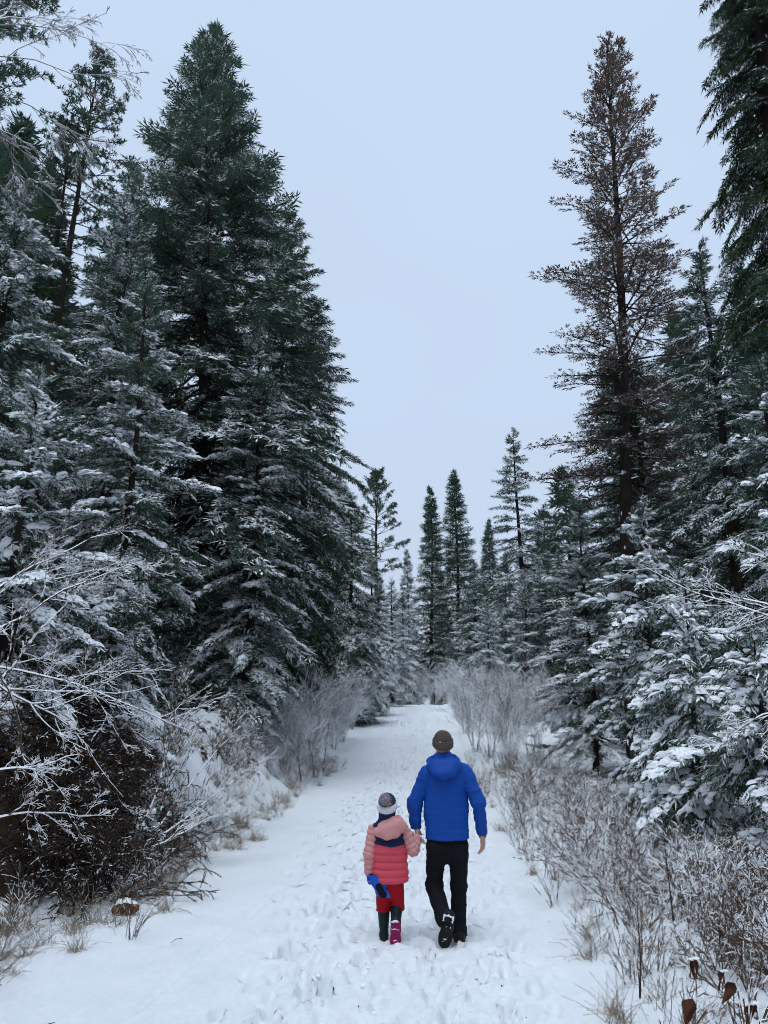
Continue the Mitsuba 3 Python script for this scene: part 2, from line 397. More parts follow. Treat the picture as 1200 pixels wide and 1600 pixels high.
GROUPS = {}
LUMPS = {'needles_heavy': 0.85, 'needles_medium': 0.16}
def bough_group(kind, cls, var, d, mat):
    key = (kind, cls, var, d, mat)
    if key not in GROUPS:
        g = np.random.default_rng(abs(hash((KIND_ID[kind], cls, var, int(d * 10)))) % 2**31)
        nd, wd, sn = make_bough(kind, CLASSES[cls], d, g, LUMPS.get(mat, 0.0), SNOWY.get(mat, 0) if d < 2.3 else 0)
        name = f'boughs_of_{kind}_{cls}_{var}_{int(d * 10)}_{mat}'
        grp = {'type': 'shapegroup', 'needles': mikit.ply(nd, mat), 'branchlets': mikit.ply(wd, 'bark')}
        if len(sn[0]):
            grp['snow'] = mikit.ply(sn, 'snow_on_twigs')
        scene[name] = grp
        GROUPS[key] = name
        TRIS[name] = len(nd[1]) + len(wd[1]) + len(sn[1])
    return GROUPS[key]
KIND_ID = {k: i + 1 for i, k in enumerate(KIND)}
TRIS, TOTAL = {}, [0]

def mat4(R, t, s=1.0):
    m = np.eye(4); m[:3, :3] = R * s; m[:3, 3] = t
    return m

def rotz(a):
    c, s = math.cos(a), math.sin(a); return np.array([[c, -s, 0], [s, c, 0], [0, 0, 1.0]])
def roty(a):
    c, s = math.cos(a), math.sin(a); return np.array([[c, 0, s], [0, 1.0, 0], [-s, 0, c]])
def rotx(a):
    c, s = math.cos(a), math.sin(a); return np.array([[1.0, 0, 0], [0, c, -s], [0, s, c]])

def place_bough(key, i, kind, mat, d, p, az, pitch, roll, L, g):
    cls = int(np.argmin([abs(math.log(L / c)) for c in CLASSES]))
    grp = bough_group(kind, cls, int(g.integers(0, 3)), d, mat)
    R = rotz(az) @ roty(-pitch) @ rotx(roll)
    scene[f'{key}__crown__{i:03d}'] = {'type': 'instance', 'to_world': T(mat4(R, p, L / CLASSES[cls])), 'group': {'type': 'ref', 'id': grp}}
    TOTAL[0] += TRIS[grp]

def conifer(name, label, apex, Y, r, kind='fir', mat='needles_light', clear=1.0, d=1.0, seed=1, group=None, cat='tree', gap=0.36, per=5.5, low=-34, high=42,
            power=0.75, skip=0.08, ragged=0.22, trunk=1.0, mixed=None, lean=(0, 0), base=None, skirt=0.55, sides=None, fill=0):
    """A conifer: trunk, and a crown of instanced boughs whose length follows the tree's outline."""
    g = np.random.default_rng(seed * 7919 + 13)
    key = numbered(name)
    top = at(*apex, Y) if len(apex) == 2 else np.array(apex, float)
    bx, by = top[0] - lean[0], top[1] - lean[1]
    zb = float(ground_z(bx, by)) - 0.15 if base is None else base
    H = top[2] - zb
    zs = np.linspace(0, 1, 16)
    bend = np.stack([0.012 * H * np.sin(zs * 4 + seed), 0.012 * H * np.cos(zs * 3.1 + seed * 2)], 1) * (zs * (1 - zs) * 3)[:, None]
    C = np.stack([bx + lean[0] * zs + bend[:, 0], by + lean[1] * zs + bend[:, 1], zb + H * zs], 1)
    rt = trunk * (0.035 + 0.0105 * H)
    put(f'{key}__trunk', tube(C, rt * (1 - zs) ** 0.85 + 0.008, 9), 'bark', smooth=True)
    along = lambda z: np.array([np.interp(z, C[:, 2], C[:, 0]), np.interp(z, C[:, 2], C[:, 1]), z])
    sect = g.uniform(1 - ragged, 1 + ragged, 12)
    z, i, az = zb + clear, 1, g.uniform(0, 6.28)
    while z < top[2] - 0.05:
        t = (z - zb - clear) / (H - clear)
        R = r * max(0, 1 - t) ** power * (skirt + (1 - skirt) * min(1, t / 0.22)) + 0.05
        n = int(round(per * (1.0 if t < 0.85 else 0.8) + g.uniform(-0.5, 0.5)))
        for k in range(max(3, n)):
            az += 2.39996 + g.normal(0, 0.25)
            if g.random() < skip:
                continue
            if sides is not None and math.cos(az - sides[0]) < sides[1]:
                continue
            L = R * g.uniform(1 - ragged, 1 + 0.6 * ragged) * sect[int(az / 0.5236) % 12]
            L = max(0.14, L)
            pitch = rad(low + (high - low) * min(1, max(0, t)) ** 1.5 + g.normal(0, 7))
            mm = mat if mixed is None or g.random() > mixed[1] else mixed[0]
            place_bough(key, i, kind, mm, d, along(z + g.uniform(-0.5, 0.5) * gap), az, pitch, g.normal(0, 0.16), L, g)
            i += 1
        for k in range(fill):                                  # short inner boughs that hide the stem
            az += 2.1 + g.normal(0, 0.4)
            place_bough(key, i, kind, mat if mixed is None or g.random() > mixed[1] else mixed[0], d, along(z + g.uniform(-0.5, 0.5) * gap), az, rad(g.normal(-20, 16)), g.normal(0, 0.3), max(0.14, min(1.1, R * g.uniform(0.35, 0.6))), g); i += 1
        z += gap * (0.45 + 0.55 * (1 - t)) * g.uniform(0.8, 1.2)
    for k in range(3):
        place_bough(key, i, kind if kind != 'cedar' else 'fir', mat, d, along(top[2] - 0.30 * k - 0.2), g.uniform(0, 6.28), rad(78 - 8 * k), 0, 0.30 + 0.08 * k, g); i += 1
    tag(key, label, cat, group)
    for part in ('needles', 'branchlets', 'snow'):
        labels[f'{key}__crown__{part}'] = {'kind': 'stuff'}
    return key

# ------------------------------------------------------------------ the trees
# left of the trail, from the front backwards
conifer('hemlock_tree', 'snow covered hemlock with drooping boughs at the far left edge of the photo', (36, 285), 11.0, 2.3, 'hemlock', 'needles_heavy', clear=1.2, seed=3, mixed=('needles_medium', 0.4), gap=0.5, per=5, fill=3, trunk=0.65)
conifer('fir_tree', 'low fir loaded with thick white snow cushions at the left edge behind the bare branches', (60, 590), 9.8, 1.7, 'fir', 'needles_heavy', clear=0.4, seed=4, per=4.5, low=-25, gap=0.5, d=0.9, fill=3, trunk=0.65)
conifer('fir_tree', 'slender fir with thick snow cushions on its bough ends, left of the tall green fir', (228, 420), 12.2, 1.9, 'fir', 'needles_light', clear=0.5, seed=5, mixed=('needles_heavy', 0.42), per=4.6, gap=0.6, d=0.9, fill=3, trunk=0.65)
conifer('fir_tree', 'small pointed fir with snowy boughs standing in front of the tall dark green fir', (408, 492), 20.0, 2.3, 'fir', 'needles_medium', clear=0.7, d=1.15, seed=6, power=0.8, mixed=('needles_heavy', 0.25), gap=0.52, per=5, fill=2, trunk=0.75)
conifer('fir_tree', 'tallest fir on the left, broad and dark green with lightly frosted tip', (335, 38), 22.5, 6.6, 'fir', 'needles_light', clear=2.0, seed=7, per=6, gap=0.46, power=0.85, d=1.85, high=44, lean=(-0.5, 0), trunk=0.7, mixed=('needles_medium', 0.3), ragged=0.16, fill=2)
conifer('fir_tree', 'frosted fir between the twin stemmed pine and the tallest left fir', (212, 262), 16.0, 2.3, 'fir', 'needles_medium', clear=1.5, d=1.2, seed=8, mixed=('needles_heavy', 0.3), gap=0.5, per=5, fill=3, trunk=0.65)
conifer('fir_tree', 'dark fir with its shoulder just behind the right side of the tallest left fir', (452, 330), 27.0, 3.6, 'fir', 'needles_light', clear=2.0, seed=9, per=6, gap=0.50, d=1.6, mixed=('needles_clear', 0.5), fill=1)
conifer('hemlock_tree', 'hemlock with hanging bough tips overhanging the left edge of the trail', (487, 470), 29.5, 3.2, 'hemlock', 'needles_light', clear=1.6, seed=10, per=6, gap=0.48, d=1.75, power=0.62, mixed=('needles_clear', 0.5), fill=1)
conifer('hemlock_tree', 'narrow hemlock beside the left of the trail, in front of the tufted pine', (548, 770), 37.0, 2.3, 'hemlock', 'needles_light', clear=0.8, seed=11, d=1.9, mixed=('needles_medium', 0.5))
conifer('fir_tree', 'snowy fir at the trail edge below the tufted pine', (580, 870), 42.0, 1.9, 'fir', 'needles_medium', clear=0.5, seed=12, d=1.5)
conifer('fir_tree', 'pale frosted fir right of the trail edge below the tufted pine', (612, 905), 50.0, 1.6, 'fir', 'needles_frost', clear=0.4, seed=13, d=1.5)
conifer('pine_tree', 'pine with rounded tufted crown rising left of the gap over the trail', (590, 748), 45.0, 2.3, 'pine', 'needles_light', clear=8.0, seed=14, d=1.8, gap=0.55, power=0.42, per=4.5, low=0, high=50, ragged=0.35, skirt=0.8)
conifer('pine_tree', 'twin stemmed scraggly pine with open crown at upper left', (156, 84), 18.0, 1.5, 'pine', 'needles_light', clear=11.0, seed=15, d=1.1, gap=0.40, power=0.45, per=5, low=-8, high=45, ragged=0.4, skirt=0.8, trunk=0.7, lean=(0.5, 0))
conifer('pine_tree', 'shorter stem of scraggly pine beside the twin stemmed one at upper left', (112, 190), 18.4, 1.3, 'pine', 'needles_light', clear=10.5, seed=16, d=1.1, gap=0.45, power=0.45, per=4.5, low=-8, high=45, ragged=0.4, skirt=0.8, trunk=0.6)
# the end of the trail
conifer('pine_tree', 'shorter of the two slim pines at the end of the trail', (672, 762), 66.0, 2.1, 'fir', 'needles_light', clear=3.0, seed=17, d=2.7, power=0.68, mixed=('needles_clear', 0.4), low=-10, ragged=0.2, skirt=0.9, trunk=0.9, per=6.5)
conifer('pine_tree', 'taller of the two slim pines at the end of the trail', (709, 736), 71.0, 2.8, 'fir', 'needles_light', clear=5.0, seed=18, d=2.7, power=0.75, mixed=('needles_clear', 0.5), low=-10, ragged=0.2, trunk=0.9, per=6.5)
conifer('fir_tree', 'open branched fir right of the two slim pines, clear against the sky', (802, 672), 48.0, 2.9, 'fir', 'needles_light', clear=4.0, seed=19, d=1.8, gap=0.5, power=0.8, skip=0.18, ragged=0.3)
conifer('fir_tree', 'small faint fir tip between the slim pines and the open branched fir', (764, 815), 80.0, 2.0, 'fir', 'needles_medium', clear=2.0, seed=20, d=3.6)
conifer('fir_tree', 'snowy bushy fir low on the right at the end of the trail', (742, 880), 56.0, 2.0, 'fir', 'needles_heavy', clear=0.4, seed=21, d=2.4)
conifer('fir_tree', 'second snowy bushy fir, below the open branched fir', (788, 868), 50.0, 2.0, 'hemlock', 'needles_medium', clear=0.4, seed=22, d=2.2)
conifer('fir_tree', 'snowy fir between the open branched fir and the dead brown tree', (846, 845), 40.0, 2.1, 'fir', 'needles_medium', clear=0.6, seed=23, d=1.6, fill=2, trunk=0.75)
for k, (px, py, Y, r, lab, mt) in enumerate([
        (628, 930, 62, 1.7, 'pale frosted fir closing the gap left of the two slim pines', 'needles_frost'), (650, 985, 75, 1.6, 'small white fir low in the gap behind the crest of the trail', 'needles_frost'),
        (690, 900, 82, 2.2, 'frosted fir seen between the trunks of the two slim pines', 'needles_medium'), (728, 935, 64, 1.9, 'white frosted fir at the foot of the taller slim pine', 'needles_heavy'),
        (762, 950, 46, 1.7, 'low snowy fir behind the frosted shrubs on the right', 'needles_heavy'), (818, 905, 38, 1.8, 'snowy fir behind the frosted shrubs, left of the dying fir', 'needles_medium'),
        (572, 945, 38, 1.5, 'small snowy fir at the left trail edge before the crest', 'needles_heavy'), (636, 860, 95, 2.6, 'far frosted fir in the pale gap over the trail', 'needles_frost')]):
    conifer('fir_tree', lab, (px, py), Y, r, 'fir', mt, clear=0.3, seed=200 + k, d=3.0 if Y > 50 else 2.2, gap=0.42)
# right of the trail
conifer('dead_fir_tree', 'tall dying fir with sparse rust brown needles and bare dark trunk', (948, 66), 21.0, 2.6, 'dead', 'needles_dead', clear=8.5, seed=24, gap=0.46, d=1.35, power=0.55, per=6.5, low=-16, high=42, skip=0.16, ragged=0.42, lean=(0.85, 0), trunk=0.8, skirt=0.9)
conifer('fir_tree', 'dark green fir in front of the dying brown fir trunk', (985, 560), 23.0, 2.9, 'fir', 'needles_light', clear=3.5, seed=25, per=5, gap=0.44, power=0.5, mixed=('needles_clear', 0.5), skip=0.12, ragged=0.3, fill=1)
conifer('fir_tree', 'snowy fir with low boughs touching the thicket, beside the right of the trail', (905, 790), 22.0, 2.4, 'fir', 'needles_medium', clear=0.4, seed=26, low=-28, mixed=('needles_heavy', 0.35), gap=0.5, per=5, fill=2, trunk=0.75)
conifer('cedar_tree', 'young cedar with drooping snow clad fans right of the trail, nearest the dying fir', (1004, 790), 12.6, 1.5, 'cedar', 'needles_heavy', clear=0.5, seed=27, low=-8, high=42, gap=0.46, per=5, fill=4, trunk=0.6)
conifer('cedar_tree', 'small cedar bent under snow in front of the taller young cedar', (1068, 900), 9.6, 0.95, 'cedar', 'needles_heavy', clear=0.4, seed=28, low=-8, high=40, gap=0.4, fill=4, trunk=0.6)
conifer('hemlock_tree', 'large dark hemlock cut by the right edge, its trunk near the frame', (7.65, 13.0, 24.0), 13.0, 1.55, 'hemlock', 'needles_clear', clear=5.0, seed=29, per=5.5, gap=0.38, d=1.1, low=-34, high=6, power=0.30, skip=0.10, ragged=0.35, trunk=1.2)
conifer('hemlock_tree', 'snow dusted hemlock behind the young cedars, left of the large dark hemlock', (1092, 385), 16.5, 2.4, 'hemlock', 'needles_light', clear=1.0, d=1.25, seed=30, mixed=('needles_medium', 0.5), gap=0.5, per=5, fill=1)
conifer('hemlock_tree', 'snowy hemlock at the right edge below the large dark one', (1185, 560), 11.2, 2.0, 'hemlock', 'needles_medium', clear=0.8, seed=31, mixed=('needles_heavy', 0.3), gap=0.5, per=5, fill=1)
conifer('cedar_tree', 'low spreading cedar weighed down with snow at the right edge beside the thicket', (1178, 1000), 8.4, 1.5, 'cedar', 'needles_heavy', clear=0.5, seed=32, low=-5, high=35, gap=0.42, per=5, fill=4, trunk=0.6)

# the wood behind, where single trees still show between those in front
bg = np.random.default_rng(77)
for k, (x, y, h, r) in enumerate([(-8.5, 15, 13, 2.4), (-10.5, 19, 17, 2.8), (-9.0, 24, 18, 3.0), (-12.5, 25, 20, 3.2), (-7.0, 31, 17, 3.0), (-11.0, 33, 19, 3.2), (-6.0, 40, 15, 2.6), (-9.5, 45, 17, 2.8), (-5.0, 52, 13, 2.4), (-3.5, 62, 12, 2.2), (-14.5, 31, 20, 3.4), (-0.5, 78, 13, 2.4), (1.5, 92, 12, 2.2)]):
    conifer('fir_tree', 'background fir of the wood left of the trail, mostly hidden by those in front', (x, y, h + 1.5), y, r, 'fir', 'needles_light', clear=1.0, d=2.6 if y < 30 else 3.6, seed=100 + k, group='background firs on the left', gap=0.5, mixed=('needles_clear', 0.5))
for k, (x, y, h, r) in enumerate([(9.5, 17, 12, 2.5), (11.5, 22, 15, 3.0), (9.0, 28, 15, 2.8), (12.5, 30, 18, 3.2), (9.0, 37, 13, 2.5), (13.5, 40, 17, 3.0), (10.5, 49, 14, 2.6), (8.0, 62, 11, 2.4), (13.5, 60, 15, 2.8), (6.5, 85, 11, 2.4), (10.5, 90, 13, 2.6)]):
    conifer('fir_tree', 'background fir of the wood right of the trail, mostly hidden by those in front', (x, y, h + 0.5), y, r, 'fir', 'needles_light', clear=0.8, d=2.6 if y < 30 else 3.6, seed=140 + k, group='background firs on the right', gap=0.5, mixed=('needles_medium', 0.5))

# the wood behind the viewpoint: unseen firs added to shade the near snow
wood = bough_group('fir', 4, 0, 6.0, 'needles_light'); n_ = 0
wg = np.random.default_rng(88)
for x, y, h, r in [(-5.5, 1, 22, 3.0), (-6.0, -5, 25, 3.4), (-5.2, -11, 23, 3.2), (6.0, 2, 20, 2.8), (5.6, -4, 23, 3.2), (5.2, -10, 25, 3.4), (-4.5, -18, 24, 3.4), (5.0, -17, 24, 3.4), (0.5, -26, 24, 3.6)]:
    zb = float(ground_z(x, y)); z = 1.0
    while z < h:
        for k in range(5):
            n_ += 1
            L = r * max(0.08, 1 - z / h) ** 0.8 * wg.uniform(0.8, 1.1)
            scene[f'added_shade_wood__{n_:03d}'] = {'type': 'instance', 'to_world': T(mat4(rotz(wg.uniform(0, 6.28)) @ roty(rad(22 - 45 * z / h)), (x, y, zb + z), L / CLASSES[4])), 'group': {'type': 'ref', 'id': wood}}
            TOTAL[0] += TRIS[wood]
        z += 1.7
tag('added_shade_wood', 'unseen firs added behind the viewpoint to shade the near snow', 'wood', None, 'stuff')

# ------------------------------------------------------------------ bare shrubs, thicket, dry grass
def grow(p, v, L, r, g, depth, out, grav=0.0, kids=(4, 7), spread=0.7, shrink=0.5, ridge=1.6, wig=0.12, n=7, sides=4, curl=0.0, minr=0.0015):
    """One stem with its side twigs, appended to out as tubes."""
    v = norm(np.asarray(v, float)); P = [np.asarray(p, float)]
    for k in range(n - 1):
        v = norm(v + g.normal(0, wig, 3) + np.array([0, 0, -grav / n + curl * k / n]))
        P.append(P[-1] + v * L / (n - 1))
    P = np.array(P)
    R = np.maximum(r * (1 - 0.75 * np.linspace(0, 1, n)), minr)
    out.append(tube(P, R, sides, ridge))
    if depth > 0:
        for _ in range(int(g.integers(kids[0], kids[1] + 1))):
            t = g.uniform(0.22, 0.97); i = min(n - 2, int(t * (n - 1))); f = t * (n - 1) - i
            q = P[i] * (1 - f) + P[i + 1] * f
            tan = norm(P[i + 1] - P[i])
            w = norm(tan + spread * norm(g.normal(0, 1, 3)) + np.array([0, 0, 0.10]))
            grow(q, w, L * shrink * (1.15 - 0.6 * t) * g.uniform(0.7, 1.2), max(R[i] * 0.6, minr), g, depth - 1, out, grav, kids, spread, shrink, ridge, wig, max(3, n - 2), sides, curl, minr)

def template(name, mesh, bsdf):
    scene[name] = {'type': 'shapegroup', 'stems': mikit.ply(mesh, bsdf)}
    TRIS[name] = len(mesh[1])
    return name

def stand(key, grp, x, y, s=1.0, az=0.0, tilt=(0, 0), dz=-0.03, zs=1.0):
    R = rotz(az) @ rotx(tilt[0]) @ roty(tilt[1]) @ np.diag([1, 1, zs])
    z = float(ground_z(x, y)) + dz
    scene[key] = {'type': 'instance', 'to_world': T(mat4(R, (x, y, z), s)), 'group': {'type': 'ref', 'id': grp}}
    TOTAL[0] += TRIS[grp]

def bush_mesh(seed, stems, L, r, depth, kids, spread, grav, wide, **more):
    g = np.random.default_rng(seed); out = []
    for _ in range(stems):
        a = g.uniform(0, 6.28); w = g.uniform(0.05, wide)
        grow((0.12 * math.cos(a) * g.random(), 0.12 * math.sin(a) * g.random(), 0), (w * math.cos(a), w * math.sin(a), 1.0), L * g.uniform(0.55, 1.1), r * g.uniform(0.7, 1.2), g, depth, out, grav, kids, spread, **more)
    return cat_mesh(out)

THICKET = [template(f'thicket_shrub_{k}', bush_mesh(500 + k, 11, 0.95, 0.0062, 2, (3, 4), 0.85, 0.12, 0.75, ridge=2.3, minr=0.0032, n=6, sides=3), 'twig_snowy') for k in range(5)]
FROSTED = [template(f'frosted_shrub_{k}', bush_mesh(520 + k, 14, 2.3, 0.008, 2, (5, 8), 0.55, 0.05, 0.45, ridge=1.8, minr=0.004, n=6, sides=3), 'twig_frosted') for k in range(4)]
TANGLE = [template(f'dark_tangle_{k}', bush_mesh(540 + k, 12, 0.85, 0.008, 2, (3, 4), 1.0, 0.9, 1.2, ridge=1.1, minr=0.004, n=6, sides=3), 'twig_dark') for k in range(4)]
WEEDS = [template(f'weed_stems_{k}', bush_mesh(560 + k, 11, 0.52, 0.0036, 1, (2, 4), 0.7, 0.15, 0.6, ridge=2.0, minr=0.0022, n=4, sides=3, shrink=0.4), 'twig_snowy') for k in range(4)]
def tuft_mesh(seed):
    g = np.random.default_rng(seed); out = []
    for _ in range(40):
        a = g.uniform(0, 6.28); w = g.uniform(0.1, 1.0)
        grow((g.normal(0, 0.05), g.normal(0, 0.05), 0), (w * math.cos(a), w * math.sin(a), 1.0), g.uniform(0.15, 0.42), 0.0028, g, 0, out, g.uniform(0.3, 2.2), n=4, sides=3, ridge=1.2, wig=0.10)
    return cat_mesh(out)
GRASS = [template(f'grass_blades_{k}', tuft_mesh(580 + k), 'twig_grass') for k in range(4)]

sg = np.random.default_rng(5)
def scatter(n, ulo, uhi, ylo, yhi, g, bias=1.0, keep=None):
    pts = []
    while len(pts) < n:
        y = ylo + (yhi - ylo) * g.random() ** bias
        u = g.uniform(ulo, uhi)
        x = trail_x(y) + u
        if keep is None or keep(u, y):
            pts.append((x, y))
    return pts

# right: the thicket between the trail and the trees
for k, (x, y) in enumerate(scatter(110, 2.35, 5.6, 4.2, 19, sg, 1.35, lambda u, y: u > 2.3 + 0.35 * math.sin(y * 1.3) + (0.5 if 9.5 < y < 11 else 0))):
    key = numbered('bare_shrub')
    stand(key, THICKET[k % 5], x, y, sg.uniform(0.42, 0.88) * (0.85 if y < 8 else 1.0), sg.uniform(0, 6.28), (sg.normal(0, 0.32), sg.normal(0, 0.32)))
    tag(key, 'bare brown shrub with snow lined twigs in the thicket right of the trail', 'shrub', 'bare shrubs of the right thicket')
for k, (x, y) in enumerate(scatter(230, 2.0, 4.6, 3.6, 24, sg, 1.3, lambda u, y: u > 1.95 + 0.3 * math.sin(y * 1.3 + 1))):
    stand(f'weeds__{k + 1:03d}', WEEDS[k % 4], x, y, sg.uniform(0.6, 1.3), sg.uniform(0, 6.28), (sg.normal(0, 0.2), sg.normal(0, 0.2)))
tag('weeds', 'thin brown weed stems dusted with snow along the right side of the trail', 'weeds', None, 'stuff')
for k, (x, y) in enumerate(scatter(60, 2.7, 5.2, 4.4, 8.5, sg, 1.0)):
    key = numbered('bare_shrub')
    stand(key, THICKET[k % 5], x, y, sg.uniform(0.45, 0.75), sg.uniform(0, 6.28), (sg.normal(0, 0.25), sg.normal(0, 0.25)))
    tag(key, 'bare brown shrub with snow lined twigs in the thicket right of the trail', 'shrub', 'bare shrubs of the right thicket')
# taller frosted shrubs further along, both sides
for k, (px, Y, h) in enumerate([(735, 27, 1.0), (765, 25, 1.15), (800, 24, 1.2), (828, 26, 1.1), (775, 32, 1.1), (720, 33, 0.9), (750, 38, 1.0), (712, 41, 0.9), (700, 47, 0.9), (840, 29, 1.15), (730, 45, 1.0), (790, 22, 0.7)]):
    p = at(px, 1150, Y); x = max(p[0], float(trail_x(Y)) + 2.5)
    key = numbered('frosted_shrub')
    stand(key, FROSTED[k % 4], x, Y, h, sg.uniform(0, 6.28))
    tag(key, 'tall bare shrub white with frost on the right of the trail before the wood', 'shrub', 'frosted shrubs on the right')
for k, (px, Y, h) in enumerate([(470, 24, 0.9), (500, 26, 0.95), (530, 28, 0.95), (550, 31, 0.95), (565, 35, 1.0), (580, 40, 1.0), (450, 21, 0.8), (490, 21, 0.75), (520, 23, 0.8), (590, 46, 1.0), (600, 52, 1.0), (540, 37, 1.0)]):
    p = at(px, 1130, Y); x = min(p[0], float(trail_x(Y)) - 2.4)
    key = numbered('frosted_shrub')
    stand(key, FROSTED[(k + 1) % 4], x, Y, h, sg.uniform(0, 6.28))
    tag(key, 'tall bare shrub white with frost on the bank left of the trail', 'shrub', 'frosted shrubs on the left')
for k, (x, Y, h) in enumerate([(-0.4, 66, 2.2), (0.6, 72, 2.6), (1.6, 84, 3.2), (2.4, 76, 2.4), (3.4, 88, 3.2), (4.4, 74, 2.0), (5.6, 80, 2.6), (1.0, 97, 3.6), (-0.8, 84, 3.0), (6.8, 70, 2.0), (2.9, 64, 1.3), (0.8, 62, 1.2), (4.0, 63, 1.3)]):
    key = numbered('frosted_tree')
    scene[key] = {'type': 'instance', 'to_world': T(mat4(rotz(k * 1.7), (x, Y, float(ground_z(x, Y)) - 0.1), h)), 'group': {'type': 'ref', 'id': FROSTED[k % 4]}}
    TOTAL[0] += TRIS[FROSTED[k % 4]]
    tag(key, 'bare tree white with frost in the pale gap beyond the crest of the trail', 'tree', 'frosted bare trees beyond the crest')
# left: the dark tangle under the firs, dry grass and weeds on the verge
for k, (x, y) in enumerate(scatter(96, -5.2, -2.6, 8.5, 12.0, sg, 1.2)):
    key = numbered('tangled_bush')
    stand(key, TANGLE[k % 4], x, y, sg.uniform(0.8, 1.35), sg.uniform(0, 6.28), (sg.normal(0, 0.2), sg.normal(0, 0.2)))
    tag(key, 'leafless dark bush tangled on the shaded bank under the left firs', 'bush', 'tangled bushes of the dark left bank')
for k, (x, y) in enumerate(scatter(34, -3.8, -2.0, 11, 24, sg, 1.2, lambda u, y: u < -2.1 - 0.9 * max(0, (18 - y) / 9))):
    key = numbered('bank_shrub')
    stand(key, THICKET[(k + 2) % 5], x, y, sg.uniform(0.5, 0.9), sg.uniform(0, 6.28), (sg.normal(0, 0.3), sg.normal(0.2, 0.3)))
    tag(key, 'small bare shrub with snow lined twigs on the snowy bank left of the trail', 'shrub', 'bare shrubs of the left bank')
for k, (x, y) in enumerate(scatter(150, -3.7, -1.6, 6.2, 26, sg, 1.7, lambda u, y: u < -1.85 + 0.25 * math.sin(y * 1.7) - (0.25 if y < 8 else 0))):
    stand(f'grass__{k + 1:03d}', GRASS[k % 4], x, y, sg.uniform(0.55, 1.1), sg.uniform(0, 6.28))
tag('grass', 'dry tan grass bent under snow along the left verge of the trail', 'grass', None, 'stuff')
for k, (x, y) in enumerate(scatter(70, -4.2, -2.1, 9.5, 21, sg, 1.2)):
    stand(f'bank_grass__{k + 1:03d}', GRASS[k % 4], x, y, sg.uniform(0.6, 1.1), sg.uniform(0, 6.28), (sg.normal(0, 0.4), sg.normal(0.3, 0.3)))
tag('bank_grass', 'dry brown grass hanging over the snowy bank left of the trail', 'grass', None, 'stuff')
for k, (x, y) in enumerate(scatter(60, 1.95, 3.4, 3.8, 22, sg, 1.4)):
    stand(f'dry_grass__{k + 1:03d}', GRASS[k % 4], x, y, sg.uniform(0.5, 1.0), sg.uniform(0, 6.28))
tag('dry_grass', 'dry tan grass blades along the right verge of the trail', 'grass', None, 'stuff')
for k, (x, y) in enumerate(scatter(110, -3.9, -1.7, 6.2, 24, sg, 1.5, lambda u, y: u < -1.95 + 0.25 * math.sin(y * 1.7))):
    stand(f'weeds_left__{k + 1:03d}', WEEDS[k % 4], x, y, sg.uniform(0.5, 1.0), sg.uniform(0, 6.28), (sg.normal(0, 0.25), sg.normal(0, 0.25)))
tag('weeds_left', 'thin brown weed stems dusted with snow along the left verge', 'weeds', None, 'stuff')

# ------------------------------------------------------------------ bare branches that reach into the picture
def bare(name, label, cat, stems, seed, bsdf, trunk_part='stem', **more):
    key = numbered(name)
    g = np.random.default_rng(seed)
    for k, (p, q, r, L, kw) in enumerate(stems):
        out = []
        v = np.asarray(q, float) - np.asarray(p, float)
        grow(p, v, L or np.linalg.norm(v), r, g, 3 if kw is None else kw, out, **more)
        part = f'{key}__{trunk_part}' + (f'_{k:03d}' if k else '')
        put(part, cat_mesh(out), bsdf)
    tag(key, label, cat)
    return key

AL = [((-60, 1010, 8.0), (250, 900, 8.6)), ((-60, 1030, 8.0), (330, 1030, 9.2)), ((-60, 1045, 7.6), (300, 1110, 8.6)), ((-60, 1120, 7.4), (130, 880, 8.2)), ((-60, 960, 8.4), (210, 830, 9.2)),
      ((-60, 1000, 7.2), (190, 1190, 7.9)), ((-60, 940, 8.8), (120, 760, 9.4)), ((-60, 1090, 7.9), (260, 1000, 9.4)), ((-60, 1210, 7.2), (120, 1170, 7.9)), ((-60, 1300, 7.4), (130, 1160, 8.3))]
bare('alder_shrub', 'bare alder reaching in from the left edge, its crooked branches lined with snow', 'shrub',
     [(at(*a), at(*b), 0.013, None, None) for a, b in AL], 41, 'twig_snowy', trunk_part='branch', ridge=1.7, kids=(5, 7), spread=0.75, shrink=0.40, wig=0.14, n=10, minr=0.0026)
AR = [((1260, 985, 7.5), (1000, 885, 8.2)), ((1260, 960, 7.4), (1080, 900, 8.0)), ((1260, 930, 7.6), (1090, 985, 8.4)), ((1260, 900, 7.8), (1120, 850, 8.6)), ((1260, 1100, 7.2), (1120, 1110, 7.9))]
bare('alder_shrub', 'bare snowy branch reaching in from the right edge before the cedars', 'shrub',
     [(at(*a), at(*b), 0.011, None, 2) for a, b in AR], 43, 'twig_snowy', trunk_part='branch', ridge=1.7, kids=(5, 7), spread=0.75, shrink=0.42, wig=0.12, n=10, minr=0.0028)
BI = [((-70, 60, 8.0), (150, -10, 8.6)), ((-70, 90, 8.2), (170, 40, 9.0)), ((-70, 130, 8.0), (120, 60, 9.0)), ((-70, 160, 8.2), (110, 250, 9.4)), ((-60, 40, 7.6), (60, -60, 8.0)), ((-70, 130, 8.0), (60, 200, 8.8))]
bare('birch_tree', 'thin bare birch twigs hanging in at the top left corner', 'tree',
     [(at(*a), at(*b), 0.013, None, None) for a, b in BI], 45, 'twig_frosted', trunk_part='branch', ridge=1.3, kids=(5, 7), spread=0.6, shrink=0.45, wig=0.12, n=10, grav=0.7, minr=0.0032)
SA = [((490, 1215, 17.5), (492, 1130, 17.5)), ((505, 1205, 18.5), (520, 1120, 18.5)), ((470, 1222, 16.8), (463, 1150, 16.8))]
